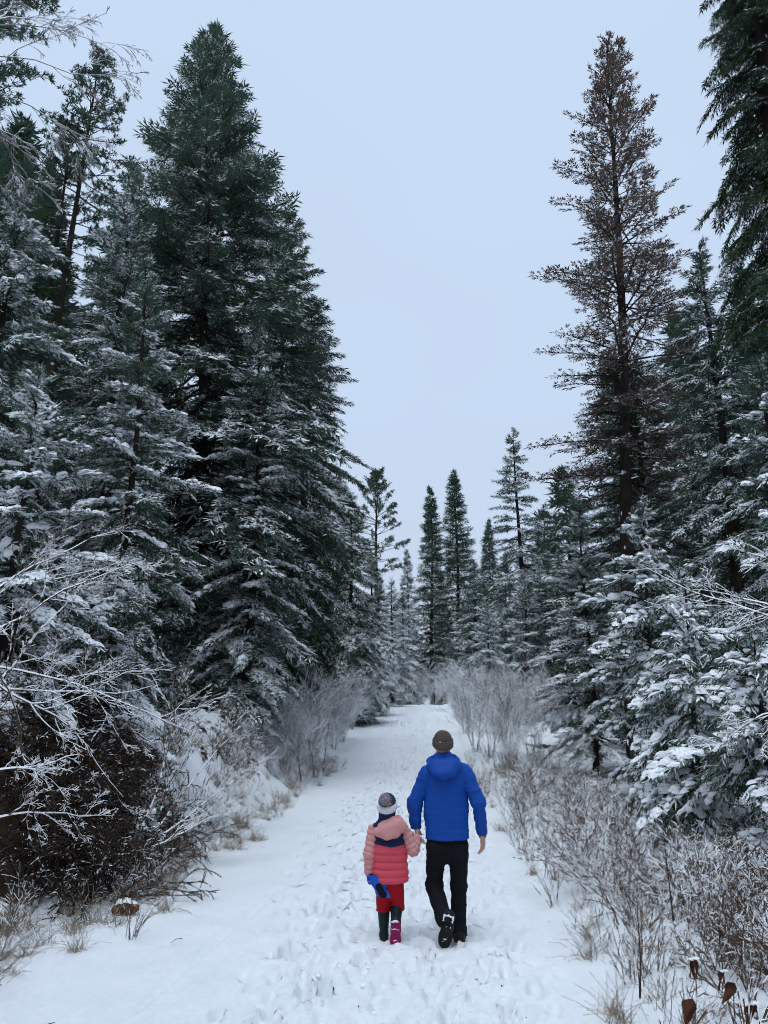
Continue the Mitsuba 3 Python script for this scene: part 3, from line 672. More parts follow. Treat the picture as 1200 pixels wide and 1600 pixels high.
bare('sapling', 'thin bare saplings standing at the foot of the left bank beside the trail', 'sapling',
     [(at(*a), at(*b), 0.012, None, 2) for a, b in SA], 47, 'twig_snowy', ridge=1.3, kids=(5, 8), spread=0.6, shrink=0.3, wig=0.05, n=8, minr=0.003)
LE = [((215, 1330, 10.0), (420, 1200, 10.8)), ((225, 1325, 10.0), (380, 1130, 10.8)), ((235, 1330, 10.2), (400, 1240, 11.2)), ((210, 1320, 10.0), (330, 1080, 10.6)), ((220, 1330, 9.8), (360, 1280, 10.5)), ((230, 1320, 10.4), (310, 1130, 11.2))]
bare('willow_shrub', 'bare shrub with long thin snow lined rods leaning from the dark bank towards the trail', 'shrub',
     [(at(*a), at(*b), 0.011, None, 2) for a, b in LE], 49, 'twig_snowy', trunk_part='branch', ridge=1.9, kids=(5, 7), spread=0.5, shrink=0.42, wig=0.06, n=9, minr=0.003)
# single stems that stand out of the right thicket
for (a, b, c) in [((1052, 1440, 5.9), (1030, 1300, 6.0), 'dark upright stem standing out of the right thicket'), ((1000, 1560, 5.2), (1005, 1405, 5.3), 'thin upright stem low in the right thicket near the trail')]:
    bare('sapling', c, 'sapling', [(at(*a), at(*b), 0.007, None, 1)], 51 + int(a[0]), 'twig_dark', ridge=1.2, kids=(3, 4), spread=0.5, shrink=0.25, wig=0.04, n=8)
# the pine whose bough hangs in at the top left corner
key = numbered('pine_tree')
g = np.random.default_rng(61)
tx, ty = -7.6, 11.0
put(f'{key}__trunk', tube([(tx, ty, float(ground_z(tx, ty)) - 0.2), (tx + 0.1, ty, 8), (tx, ty, 17)], [0.26, 0.2, 0.1], 9), 'bark', smooth=True)
i = 1
for z in np.arange(9.6, 15.5, 0.16):
    place_bough(key, i, 'pine', 'needles_light', 1.0, np.array([tx, ty, z]), g.normal(0.0, 0.9), rad(g.normal(5, 10)), 0, g.uniform(1.1, 1.75), g); i += 1
tag(key, 'pine at the top left corner, only a dark tufted bough in view', 'tree')
# a young fir on the left verge, a rust brown dead bough, a stone
conifer('fir_tree', 'knee high young fir dusted with snow at the foot of the dark left bank', (232, 1268), 10.2, 0.42, 'fir', 'needles_heavy', clear=0.05, d=0.8, seed=71, gap=0.16, per=5)
key = numbered('dead_bough'); out = []
g = np.random.default_rng(63)
p, q = at(120, 1165, 10.4), at(175, 1215, 9.9)
for _ in range(9):
    grow(p + g.normal(0, 0.08, 3), (q - p) + g.normal(0, 0.25, 3), 0.62, 0.006, g, 2, out, grav=0.5, kids=(6, 8), spread=0.7, shrink=0.35, ridge=1.0, n=6)
scene['twig_rust'] = diffuse((0.11, 0.042, 0.022))
put(key, cat_mesh(out), 'twig_rust')
tag(key, 'rust brown dead bough hanging on the dark bank left of the trail', 'branch')
def rock_fn(p, n, uv):
    f = mikit.fbm(p.x * 16, p.y * 16, p.z * 16)
    c = mikit.mix((0.04, 0.017, 0.010), (0.13, 0.058, 0.032), f)
    return mikit.mix(c, (0.03, 0.022, 0.018), mikit.smoothstep(0.55, 0.7, mikit.noise(p.x * 9, p.y * 9, p.z * 9)))
scene['rock_material'] = diffuse(rock_fn)
m = trimesh.creation.icosphere(3, 0.105)
v = np.array(m.vertices); v *= np.array([1.15, 0.8, 0.85])
v += norm(v) * (0.075 * (meshkit.fbm(v * 9 + 3, 3) - 0.5) * 2)[:, None]
v[:, 2] = np.minimum(v[:, 2], 0.075 + 0.1 * v[:, 0]); v[:, 1] = np.maximum(v[:, 1], -0.07)
P = at(195, 1378, 8.3); P[2] = float(ground_z(P[0], P[1])) + 0.05
put('rock', (v + P, np.array(m.faces)), 'rock_material', smooth=35)
cap = v[:, 2] > 0.030
vs = v * np.array([0.92, 0.92, 1.0]); vs[:, 2] = np.where(cap, vs[:, 2] + 0.018, 0.02)
put('rock__snow', (vs + P, np.array(m.faces)), 'snow_lump', smooth=True)
tag('rock', 'reddish brown rock with a small snow cap at the left edge of the trail', 'rock')
# brown leaves still hanging in the thicket, lower right
LEAVES = [(1085, 1520, 4.9, 0.10), (1150, 1560, 4.6, 0.10), (1180, 1590, 4.5, 0.09), (1085, 1588, 4.6, 0.11), (1132, 1535, 4.8, 0.08), (1110, 1500, 5.1, 0.07), (988, 1490, 5.4, 0.06), (1003, 1492, 5.4, 0.055), (1075, 1440, 5.7, 0.06), (1198, 1520, 4.9, 0.09), (1022, 1405, 6.1, 0.06), (905, 1345, 8.0, 0.05), (808, 1178, 15, 0.10), (1040, 1550, 4.8, 0.06)]
def leaf_fn(p, n, uv):
    return mikit.mix((0.045, 0.018, 0.012), (0.11, 0.046, 0.030), mikit.fbm(p.x * 40, p.y * 40, p.z * 40))
scene['leaf_material'] = {'type': 'twosided', 'a_front': diffuse(leaf_fn)}
g = np.random.default_rng(65)
host = numbered('leafy_shrub')
out = []
for k, (px, py, Y, s) in enumerate(LEAVES[:5]):
    c = at(px, py, Y)
    b = np.array([c[0] + g.normal(0, 0.1), c[1] + g.normal(0, 0.1), float(ground_z(c[0], c[1])) - 0.03])
    tip = c + [0, 0, s * 0.75]
    mid = 0.5 * (b + tip) + np.array([g.normal(0, 0.05), g.normal(0, 0.05), 0.05])
    t = np.linspace(0, 1, 8)[:, None]
    out.append(tube((1 - t) ** 2 * b + 2 * t * (1 - t) * mid + t ** 2 * tip, np.linspace(0.005, 0.002, 8), 4, 1.8))
    uu, ww = np.meshgrid(np.linspace(0, 1, 9), np.linspace(-1, 1, 5), indexing='ij')
    s = s * 0.85
    wid = 0.42 * s * np.minimum(uu / 0.22, 1) ** 0.7 * (1 - uu) ** 0.75 * (1 + 0.45 * np.cumsum(g.normal(0, 0.25, uu.shape), 0))
    fold = g.uniform(0.12, 0.45)
    X, Z, Yy = ww * wid, -uu * s * (1.3 + 0.5 * g.random()), fold * np.abs(ww) * wid + 0.13 * s * np.sin(uu * 4 + ww * 2.5 + k)
    V = np.stack([X, Yy, Z], -1).reshape(-1, 3) @ (rotz(g.normal(0, 0.5)) @ roty(g.normal(0, 0.5)) @ rotx(g.normal(0, 0.25))).T + tip
    i2, j2 = np.meshgrid(np.arange(8), np.arange(4), indexing='ij'); a = (i2 * 5 + j2).ravel()
    part = f'{host}__leaf' + (f'_{k:03d}' if k else '')
    put(part, (V, np.vstack([np.stack([a, a + 1, a + 6], 1), np.stack([a, a + 6, a + 5], 1)])), 'leaf_material', smooth=True)
    if k % 2: continue
    sn = [lump_mesh(tip + [0.15 * s, 0, 0.0], np.array([1, g.normal(0, 0.4), 0.1]), np.array([0, -0.2, 1.0]), 0.26 * s, 0.16 * s, 0.09 * s, g), lump_mesh(tip + [-0.2 * s, -0.01, -0.02 * s], np.array([1, 0.3, -0.3]), np.array([0, -0.4, 1.0]), 0.2 * s, 0.12 * s, 0.07 * s, g)]
    put(f'{host}__snow' + (f'_{k:03d}' if k else ''), cat_mesh(sn), 'snow_lump', smooth=True)
    labels[f'{host}__snow' + (f'_{k:03d}' if k else '')] = {'kind': 'stuff'}
put(f'{host}__stem', cat_mesh(out), 'twig_snowy')
labels[f'{host}__stem'] = {'kind': 'stuff'}
tag(host, 'shrub holding large withered brown leaves at the lower right of the thicket', 'shrub')
# a few twigs lying on the snow
for (a, b, lab) in [((20, 1538, 5.25), (95, 1500, 5.6), 'thin fallen stick on the snow at the lower left beside the dry grass'), ((900, 1515, 5.3), (935, 1535, 5.2), 'short dark stick lying on the snow before the right thicket'), ((270, 1419, 7.3), (288, 1414, 7.4), 'tiny dark twig lying on the smooth snow left of the child')]:
    key = numbered('fallen_stick')
    p, q = at(*a), at(*b)
    for w in (p, q):
        w[2] = float(ground_z(w[0], w[1])) + 0.012
    t = np.linspace(0, 1, 6)[:, None]
    put(key, tube(p * (1 - t) + q * t + np.array([[0, 0, 0.02]]) * np.sin(t * 3.1), [0.006, 0.006, 0.005, 0.005, 0.004, 0.003], 5), 'twig_dark')
    tag(key, lab, 'stick')

# ------------------------------------------------------------------ the two walkers: bodies and clothes from blended round limbs
from scipy import sparse
class Field:
    """A signed distance grid; limbs are blended in with a smooth minimum, then meshed by surface nets."""
    def __init__(self, lo, hi, h):
        self.lo, self.h = np.asarray(lo, float), h
        self.n = np.ceil((np.asarray(hi, float) - self.lo) / h).astype(int) + 1
        self.f = np.full(self.n, 0.25)
    def window(self, lo, hi):
        a = np.clip(((np.asarray(lo) - self.lo) / self.h).astype(int) - 1, 0, self.n)
        b = np.clip(((np.asarray(hi) - self.lo) / self.h).astype(int) + 3, 0, self.n)
        ax = [self.lo[k] + self.h * np.arange(a[k], b[k]) for k in range(3)]
        return tuple(slice(a[k], b[k]) for k in range(3)), np.stack(np.meshgrid(*ax, indexing='ij'), -1)
    def add(self, d, w, k):
        old = self.f[w]
        if k > 0:
            hh = np.clip(0.5 + 0.5 * (old - d) / k, 0, 1)
            self.f[w] = old * (1 - hh) + d * hh - k * hh * (1 - hh)
        else:
            self.f[w] = np.minimum(old, d)
    def limb(self, p, q, r0, r1, k=0.03, flat=None):
        """A tapering round limb; flat = (direction, factor) thins its section along that direction."""
        p, q = np.asarray(p, float), np.asarray(q, float)
        m = max(r0, r1) + k + 3 * self.h
        w, P = self.window(np.minimum(p, q) - m, np.maximum(p, q) + m)
        if P.size == 0: return
        v = q - p; t = np.clip(((P - p) @ v) / max(v @ v, 1e-12), 0, 1)
        e = P - p - t[..., None] * v
        if flat is not None:
            fd = norm(np.asarray(flat[0], float)); c = e @ fd
            e = e + (c * (1 / flat[1] - 1))[..., None] * fd
            d = (np.linalg.norm(e, axis=-1) - (r0 + (r1 - r0) * t)) * (0.5 + 0.5 * flat[1])
        else:
            d = np.linalg.norm(e, axis=-1) - (r0 + (r1 - r0) * t)
        self.add(d, w, k)
    def chain(self, pts, rs, k=0.03, flat=None):
        for a, b, r0, r1 in zip(pts[:-1], pts[1:], rs[:-1], rs[1:]):
            self.limb(a, b, r0, r1, k, flat)
    def ball(self, c, r, k=0.03, R=np.eye(3)):
        c, r = np.asarray(c, float), np.asarray(r, float) * np.ones(3)
        m = r.max() + k + 3 * self.h
        w, P = self.window(c - m, c + m)
        e = ((P - c) @ R) / r; l = np.linalg.norm(e, axis=-1)
        self.add((l - 1) * r.min() * 0.6 + 0.4 * (l - 1) * r.mean(), w, k)
    def cut(self, c, n):
        """Keeps what lies behind the plane through c with the normal n."""
        w, P = self.window(self.lo, self.lo + self.h * self.n)
        self.f = np.maximum(self.f, (P - np.asarray(c)) @ norm(np.asarray(n, float)))
    def grid(self):
        return self.window(self.lo, self.lo + self.h * self.n)[1]
    def mesh(self, smooth=4):
        f = self.f; s = f < 0
        n = np.array(f.shape); m1 = n - 1
        cells, where = [], []
        for ax in range(3):
            a = [slice(None)] * 3; b = [slice(None)] * 3
            a[ax], b[ax] = slice(0, -1), slice(1, None)
            i3 = np.stack(np.nonzero(s[tuple(a)] != s[tuple(b)]), 1)
            j3 = i3.copy(); j3[:, ax] += 1
            fa, fb = f[tuple(i3.T)], f[tuple(j3.T)]
            p3 = i3.astype(float); p3[:, ax] += fa / (fa - fb)
            o = [k for k in range(3) if k != ax]
            for da in (0, 1):
                for db in (0, 1):
                    c3 = i3.copy(); c3[:, o[0]] -= da; c3[:, o[1]] -= db
                    ok = ((c3 >= 0) & (c3 < m1)).all(1)
                    cells.append(np.ravel_multi_index(c3[ok].T, m1)); where.append(p3[ok])
        cells, where = np.concatenate(cells), np.vstack(where)
        u, inv = np.unique(cells, return_inverse=True)
        cnt = np.bincount(inv)
        V = self.lo + self.h * np.stack([np.bincount(inv, where[:, k]) / cnt for k in range(3)], 1)
        ids = np.full(tuple(m1), -1, np.int32); ids.ravel()[u] = np.arange(len(u))
        F = []
        for ax in range(3):
            o = [(ax + 1) % 3, (ax + 2) % 3]
            a = [slice(1, -1)] * 3; b = [slice(1, -1)] * 3
            a[ax], b[ax] = slice(0, -1), slice(1, None)
            sa, sb = s[tuple(a)], s[tuple(b)]
            idx = np.stack(np.nonzero(sa != sb), 1)
            if not len(idx): continue
            st = sa[tuple(idx.T)]
            idx = idx.copy(); idx[:, o[0]] += 1; idx[:, o[1]] += 1
            def g(d0, d1):
                j = idx.copy(); j[:, o[0]] -= d0; j[:, o[1]] -= d1
                return ids[tuple(j.T)]
            q = np.stack([g(1, 1), g(0, 1), g(0, 0), g(1, 0)], 1)
            q = np.where(st[:, None], q, q[:, ::-1])
            F.append(q)
        F = np.vstack(F)
        m = trimesh.Trimesh(V, np.vstack([F[:, [0, 1, 2]], F[:, [0, 2, 3]]]), process=False)
        if smooth:
            e = np.vstack([F[:, [0, 1]], F[:, [1, 2]], F[:, [2, 3]], F[:, [3, 0]]])
            A = sparse.coo_matrix((np.ones(2 * len(e)), (np.r_[e[:, 0], e[:, 1]], np.r_[e[:, 1], e[:, 0]])), (len(V), len(V))).tocsr()
            A = sparse.diags(1 / np.maximum(np.asarray(A.sum(1)).ravel(), 1)) @ A
            for _ in range(smooth):
                for lam in (0.5, -0.52):
                    V = V + lam * (A @ V - V)
        return V, np.array(m.faces)

def wrinkle(v, f, amp, scale, seed, along=(1, 1, 1)):
    """Displaces cloth along its normals by folds."""
    m = trimesh.Trimesh(v, f, process=False)
    n = meshkit.fbm(v * np.array(along) * scale + seed, 3) - 0.5
    return v + np.array(m.vertex_normals) * (amp * 2 * n)[:, None], f

def cloth(name, c, rough=0.75, weave=None, sheen=0.2):
    scene[name] = {'type': 'principled', 'base_color': {'type': 'rgb', 'value': list(c)} if not callable(c) else mikit.proc(c), 'roughness': rough, 'specular': 0.15, 'sheen': sheen}
cloth('skin', lambda p, n, uv: mikit.mix((0.42, 0.22, 0.16), (0.56, 0.33, 0.25), mikit.fbm(p.x * 30, p.y * 30, p.z * 30)), 0.5, sheen=0.0)
cloth('eye_dark', (0.03, 0.022, 0.018), 0.2, sheen=0.0)
cloth('blue_shell', (0.007, 0.060, 0.31), 0.6, sheen=0.0)
cloth('black_cloth', (0.0065, 0.0072, 0.0100), 0.85, sheen=0.0)
cloth('red_knit', (0.35, 0.02, 0.03))
cloth('brown_knit', lambda p, n, uv: mikit.mix((0.048, 0.036, 0.031), (0.105, 0.082, 0.072), 0.5 + 0.5 * dr.sin(p.z * 420 + 2 * mikit.noise(p.x * 60, p.y * 60, p.z * 60))), 0.9)
cloth('boot_black', (0.012, 0.012, 0.013), 0.45)
cloth('boot_sole', (0.018, 0.018, 0.020), 0.6)
cloth('pale_pink', (0.60, 0.27, 0.26), 0.55)
cloth('coral', (0.62, 0.075, 0.105), 0.55)
cloth('navy', (0.012, 0.020, 0.060), 0.6)
cloth('scarlet', (0.36, 0.006, 0.012), 0.7)
cloth('rubber_green', (0.010, 0.020, 0.022), 0.4)
cloth('magenta_sole', (0.30, 0.018, 0.10), 0.5)
cloth('glove_blue', (0.010, 0.085, 0.46), 0.6)
cloth('white_knit', (0.62, 0.60, 0.68), 0.9)
cloth('hair_brown', (0.035, 0.024, 0.018), 0.6)
def hat_fn(p, n, uv):
    x, z = (p.x - HAT[0]) / 0.075, (p.z - HAT[2]) / 0.075
    a, b = dr.floor(x * 2.3 + z * 1.3 + 0.3), dr.floor(z * 2.1 - x * 0.9)
    h = mikit.cell_rand(a, b, 2)
    c = mikit.mix((0.012, 0.035, 0.045), (0.045, 0.05, 0.075), mikit.cell_rand(a, b, 5))
    c = dr.select(h > 0.70, mi.Color3f(0.30, 0.33, 0.06), c)
    c = dr.select(h > 0.80, mi.Color3f(0.50, 0.03, 0.10), c)
    c = dr.select(h > 0.90, mi.Color3f(0.02, 0.14, 0.15), c)
    return c
def pom_fn(p, n, uv):
    return mikit.mix((0.10, 0.08, 0.10), (0.36, 0.30, 0.34), mikit.noise(p.x * 110, p.y * 110, p.z * 110))

HAT = at(606, 1250, 7.36)
cloth('hat_pattern', hat_fn, 0.9)
cloth('pompom_wool', pom_fn, 1.0)

def hand(F, wrist, palm_dir, across, back, size, curl, thumb_side, spread=0.10, k=0.006):
    """A palm, four unequal bent fingers and a thumb. back = direction the back of the hand faces; curl in degrees per joint."""
    d, a, b = norm(np.asarray(palm_dir, float)), norm(np.asarray(across, float)), norm(np.asarray(back, float))
    L = 0.088 * size
    w = 0.036 * size
    F.limb(wrist, wrist + d * L * 0.55, 0.026 * size, 0.030 * size, 0.012, (b, 0.62))
    for s in (-1, -0.33, 0.33, 1):
        F.limb(wrist + d * L * 0.25 + a * s * w * 0.45, wrist + d * L + a * s * w * 0.82, 0.014 * size, 0.0115 * size, 0.010)
    for s, ln in ((-1, 0.066), (-0.33, 0.078), (0.33, 0.074), (1, 0.058)):
        p = wrist + d * L + a * s * w * 0.82
        v, ang = norm(d + a * s * spread), 0.0
        r = 0.0095 * size
        for j, fr in enumerate((0.46, 0.30, 0.24)):
            ang += rad(curl) * (0.8, 1.1, 0.8)[j]
            u = v * math.cos(ang) - b * math.sin(ang)
            q = p + u * ln * size * fr
            F.limb(p, q, r, r * 0.92, k)
            p, r = q, r * 0.92
    p = wrist + d * L * 0.28 + a * thumb_side * w * 0.7
    v = norm(d * 0.72 + a * thumb_side * 0.62 - b * 0.35)
    q = p + v * 0.040 * size; F.limb(p, q, 0.0135 * size, 0.0115 * size, 0.008)
    v = norm(d * 0.95 + a * thumb_side * 0.15 - b * 0.35)
    F.limb(q, q + v * 0.034 * size, 0.0112 * size, 0.009 * size, k)

def head_of(F, c, s, yaw=0.0):
    """Skull, jaw, nose, brows, lips and ears, looking along +y."""
    R = rotz(yaw)
    at_ = lambda x, y, z: c + R @ (np.array([x, y, z]) * s)
    F.ball(at_(0, -0.012, 0.022), np.array([0.076, 0.094, 0.098]) * s, 0.02, R)
    F.ball(at_(0, 0.032, -0.045), np.array([0.057, 0.062, 0.072]) * s, 0.03, R)
    F.limb(at_(0, 0.090, 0.022), at_(0, 0.108, -0.018), 0.010 * s, 0.015 * s, 0.012)
    F.limb(at_(-0.036, 0.080, 0.028), at_(0.036, 0.080, 0.028), 0.012 * s, 0.012 * s, 0.012)
    F.limb(at_(-0.022, 0.088, -0.050), at_(0.022, 0.088, -0.050), 0.009 * s, 0.009 * s, 0.008)
    F.ball(at_(0, 0.078, -0.090), np.array([0.026, 0.022, 0.020]) * s, 0.02, R)
    for e in (-1, 1):
        F.limb(at_(e * 0.078, -0.004, 0.020), at_(e * 0.077, -0.002, -0.025), 0.015 * s, 0.010 * s, 0.006, (R @ np.array([1.0, 0, 0]), 0.5))

def sole_and_upper(heel, fdir, ndir, length, width, key, suffix, upper_mat, sole_mat, ankle, shaft_r, lugs, snow_bits, seed, h=0.006, shaft_part='boot', cuff=None):
    """A boot in its own frame: heel point, direction to the toe, outward normal of the sole."""
    g = np.random.default_rng(seed)
    f, n = norm(np.asarray(fdir, float)), norm(np.asarray(ndir, float)); n = norm(n - f * (n @ f)); w = np.cross(f, n)
    W = lambda l, s, t: heel + f * l * length + w * s * width - n * t
    F = Field(np.minimum(np.minimum(heel, heel + f * length), ankle) - 0.14, np.maximum(np.maximum(heel, heel + f * length), ankle) + 0.14, h)
    hw = width * 0.5
    F.limb(W(0.12, 0, 0.045), W(0.45, 0, 0.045), hw * 0.82, hw * 0.86, 0.02)
    F.limb(W(0.45, 0, 0.040), W(0.80, 0, 0.032), hw * 0.92, hw * 0.80, 0.02, (n, 0.8))
    F.limb(W(0.14, 0, 0.05), ankle, hw * 0.85, shaft_r, 0.03)
    F.limb(W(0.35, 0, 0.06), ankle, hw * 0.70, shaft_r * 0.9, 0.03)
    F.cut(heel - n * 0.012, n)
    put(f'{key}__{shaft_part}{suffix}', F.mesh(3), upper_mat, smooth=True)
    t = np.linspace(0, 2 * np.pi, 48, endpoint=False)
    l = 0.5 - 0.5 * np.cos(t)
    prof = np.interp(l, [0, 0.06, 0.18, 0.42, 0.68, 0.88, 0.97, 1], [0, 0.62, 0.86, 0.74, 1.0, 0.82, 0.45, 0])
    out2 = Polygon(np.stack([l, np.sign(np.sin(t)) * prof * 0.5], 1) * [length, width]).buffer(0.004)
    slab = trimesh.creation.extrude_polygon(out2, 0.020, engine='earcut')
    bits = [(np.array(slab.vertices), np.array(slab.faces))]
    inner = out2.buffer(-0.008)
    if lugs:
        for i, u in enumerate(np.arange(0.04, 0.98, 0.085)):
            if 0.40 < u < 0.50: continue
            for s in (-1, 1):
                ang = s * 0.5
                bx = Polygon([(u * length + a * math.cos(ang) - b2 * math.sin(ang), s * width * 0.24 + a * math.sin(ang) + b2 * math.cos(ang)) for a, b2 in ((-0.006, -0.022), (0.006, -0.022), (0.006, 0.022), (-0.006, 0.022))]).intersection(inner)
                if bx.area > 2e-5 and bx.geom_type == 'Polygon':
                    e = trimesh.creation.extrude_polygon(bx, 0.008, engine='earcut'); e.apply_translation([0, 0, 0.0195])
                    bits.append((np.array(e.vertices), np.array(e.faces)))
    v, fc = cat_mesh(bits)
    M = np.stack([f, w, n], 1)
    if np.linalg.det(M) < 0: fc = fc[:, ::-1]
    put(f'{key}__{shaft_part}{suffix}__sole', (v @ M.T + heel - n * 0.016, fc), sole_mat, smooth=False)
    sn = [lump_mesh(W(a, b2, -0.009), f if c else w, n, 0.013 * e * (0.7 + 0.8 * g.random()), 0.007 * e, 0.003, g) for a, b2, c, e in snow_bits]
    if sn:
        put(f'{key}__{shaft_part}{suffix}__snow', cat_mesh(sn), 'snow_lump', smooth=True)
        labels[f'{key}__{shaft_part}{suffix}__snow'] = {'kind': 'stuff'}

# ---- the man: measured joints, 7.4 m along the trail
MY = 7.40
M_ = lambda px, py, dy=0.0: at(px, py, MY + dy)
gz = float(trail_z(MY))
man = numbered('person')
headc = M_(692, 1161) + np.array([0, 0.01, 0])
nk = M_(694, 1184)
shL, shR = M_(667, 1206), M_(727, 1205)
elL, elR = M_(648, 1254, 0.03), M_(747, 1252, -0.05)
wrL, wrR = M_(649.5, 1292, 0.06), M_(753.5, 1303, 0.02)
hipL, hipR = M_(684, 1322), M_(714, 1321)
knL, knR = M_(678, 1381, 0.10), M_(717, 1386, 0.03)
anL, anR = M_(692, 1434, -0.16), M_(717, 1452, 0.03)
pel, che = M_(699, 1310), M_(697, 1228)
FLAT = ((0, 1, 0), 0.62)
lo = np.array([headc[0] - 0.36, MY - 0.36, -0.02]); hi = np.array([headc[0] + 0.44, MY + 0.30, 1.84])
B = Field(lo, hi, 0.0048)
head_of(B, headc, 1.0, 0.06)
B.limb(nk - [0, 0, 0.04], headc + [0, -0.01, -0.05], 0.062, 0.056, 0.03)
B.limb(pel, che, 0.125, 0.150, 0.05, FLAT); B.limb(che, nk - [0, 0, 0.07], 0.155, 0.10, 0.05, FLAT)
B.limb(shL + [0.03, 0, 0], shR - [0.03, 0, 0], 0.055, 0.055, 0.05)
B.chain([shL + [0.02, 0, 0], elL, wrL], [0.048, 0.038, 0.026], 0.03)
B.chain([shR - [0.02, 0, 0], elR, wrR], [0.048, 0.038, 0.026], 0.03)
B.chain([hipL, knL, anL], [0.070, 0.052, 0.038], 0.03); B.chain([hipR, knR, anR], [0.070, 0.052, 0.038], 0.03)
hand(B, M_(754, 1304.5, 0.0), M_(753, 1330) - M_(752, 1305) + np.array([0.0, 0.01, 0]), (0.5, 0.85, 0), (0.85, -0.5, 0), 1.0, 17, 1)
HG = M_(653, 1301, 0.03)                                                   # where the two hands meet
hand(B, M_(649.5, 1292, 0.05), HG - M_(649.5, 1288, 0.05), (0.2, 1, 0.1), (-1, 0.2, 0.2), 0.95, 30, 1)
B.limb(anL, M_(694, 1458, -0.13), 0.034, 0.026, 0.03); B.limb(anR, anR + [0.01, 0.14, -0.05], 0.034, 0.026, 0.03)
for e, sfx in ((-1, ''), (1, '_001')):
    m = trimesh.creation.icosphere(2, 0.011); m.apply_translation(headc + rotz(0.06) @ np.array([e * 0.031, 0.083, 0.014]))
    put(f'{man}__eye{sfx}', m, 'eye_dark', smooth=True)
put(f'{man}__body', B.mesh(2), 'skin', smooth=True)
# jacket
J = Field(lo + [0.04, 0, 0.70], hi - [0.08, 0, 0.12], 0.0065)
J.limb(M_(699, 1308), M_(697, 1262), 0.196, 0.190, 0.05, FLAT); J.limb(M_(697, 1262), M_(697, 1222), 0.190, 0.196, 0.05, FLAT)
J.limb(M_(697, 1222), nk - [0, 0, 0.075], 0.190, 0.105, 0.05, FLAT)
J.limb(shL + [0.02, 0, -0.005], shR - [0.02, 0, 0.005], 0.070, 0.070, 0.05)
J.limb(nk - [0, 0, 0.05], nk + [0, 0.015, 0.010], 0.085, 0.074, 0.03)
J.cut(M_(698, 1310.5), (0.02, 0.0, -1))
Jm = J.mesh(3)
v, f = wrinkle(*Jm, 0.010, 6, 3.0, (1.2, 1, 1.0))
v = v + np.array(trimesh.Trimesh(v, f, process=False).vertex_normals) * (0.0011 * np.sin(v[:, 2] * 2 * np.pi / 0.055))[:, None] * (v[:, 2] < 1.32)[:, None]
put(f'{man}__jacket', (v, f), 'blue_shell', smooth=True)
for nm, pts, rs, sd in (('', [shL + [0.012, 0, -0.012], elL, wrL + [0, 0, -0.005]], [0.079, 0.067, 0.048], 1), ('_001', [shR + [-0.012, 0, -0.012], elR, wrR + [0, 0, 0.01]], [0.079, 0.066, 0.047], 2)):
    S = Field(np.min(pts, 0) - 0.13, np.max(pts, 0) + 0.13, 0.0065)
    S.chain(pts, rs, 0.03)
    S.limb(pts[2] + 0.16 * (pts[1] - pts[2]) / np.linalg.norm(pts[1] - pts[2]), pts[2], 0.052, 0.045, 0.01)
    S.cut(pts[2] + 0.008 * norm(pts[2] - pts[1]), pts[2] - pts[1])
    v, f = wrinkle(*S.mesh(3), 0.014, 8, 5.0 * sd, (0.6, 0.6, 2.2))
    put(f'{man}__sleeve{nm}', (v, f), 'blue_shell', smooth=True)
# hood lying on the back
Hd = Field(M_(668, 1225, -0.3), M_(722, 1165, 0.2), 0.0060)
Hd.chain([M_(671, 1189, 0.03), M_(673, 1196, -0.06), M_(681, 1206, -0.13), M_(692, 1210, -0.16), M_(705, 1207, -0.14), M_(715, 1197, -0.07), M_(714, 1188, 0.02)], [0.030, 0.036, 0.040, 0.042, 0.042, 0.038, 0.030], 0.025)
Hd.limb(M_(681, 1195, -0.085), M_(706, 1194, -0.085), 0.058, 0.060, 0.04); Hd.limb(M_(684, 1202, -0.11), M_(702, 1202, -0.115), 0.045, 0.045, 0.03)
Hd.chain([M_(674, 1186, 0.04), M_(684, 1181, -0.05), M_(700, 1180, -0.06), M_(710, 1183, 0.03)], [0.024, 0.026, 0.027, 0.024], 0.02)
v, f = wrinkle(*Hd.mesh(3), 0.007, 11, 9.0)
put(f'{man}__hood', (v, f), 'blue_shell', smooth=True)
# inner red cuff and collar edge
Cf = Field(wrR - 0.08, wrR + 0.08, 0.005)
ax = norm(wrR - elR)
Cf.limb(wrR + ax * 0.000, wrR + ax * 0.024, 0.037, 0.035, 0.0); Cf.cut(wrR + ax * 0.027, ax)
put(f'{man}__cuff', Cf.mesh(2), 'red_knit', smooth=True)
Cl = Field(nk - 0.14, nk + 0.14, 0.005)
th = np.linspace(0, 2 * np.pi, 17)
Cl.chain([nk + np.array([0.068 * math.cos(a), 0.066 * math.sin(a) + 0.01, 0.020]) for a in th], [0.010] * 17, 0.01)
put(f'{man}__collar', Cl.mesh(2), 'red_knit', smooth=True)
# trousers
Tr = Field(lo + [0.08, 0, 0], hi - [0.16, 0, 0.80], 0.0065)
Tr.limb(M_(699, 1303), M_(699, 1318), 0.172, 0.168, 0.04, ((0, 1, 0), 0.56))
Tr.chain([hipL + [-0.01, 0, 0], knL, anL + 0.02 * norm(anL - knL)], [0.094, 0.074, 0.064], 0.03)
Tr.chain([hipR + [0.012, 0, 0], knR, anR + [0, 0, 0.02], anR + [0, 0, -0.03]], [0.092, 0.071, 0.066, 0.066], 0.025)
Tr.cut(M_(699, 1300), (0, 0, 1))
Trm = Tr.mesh(3)
v, f = wrinkle(*Trm, 0.014, 8, 21.0, (0.7, 0.7, 2.0))
put(f'{man}__trousers', (v, f), 'black_cloth', smooth=True)
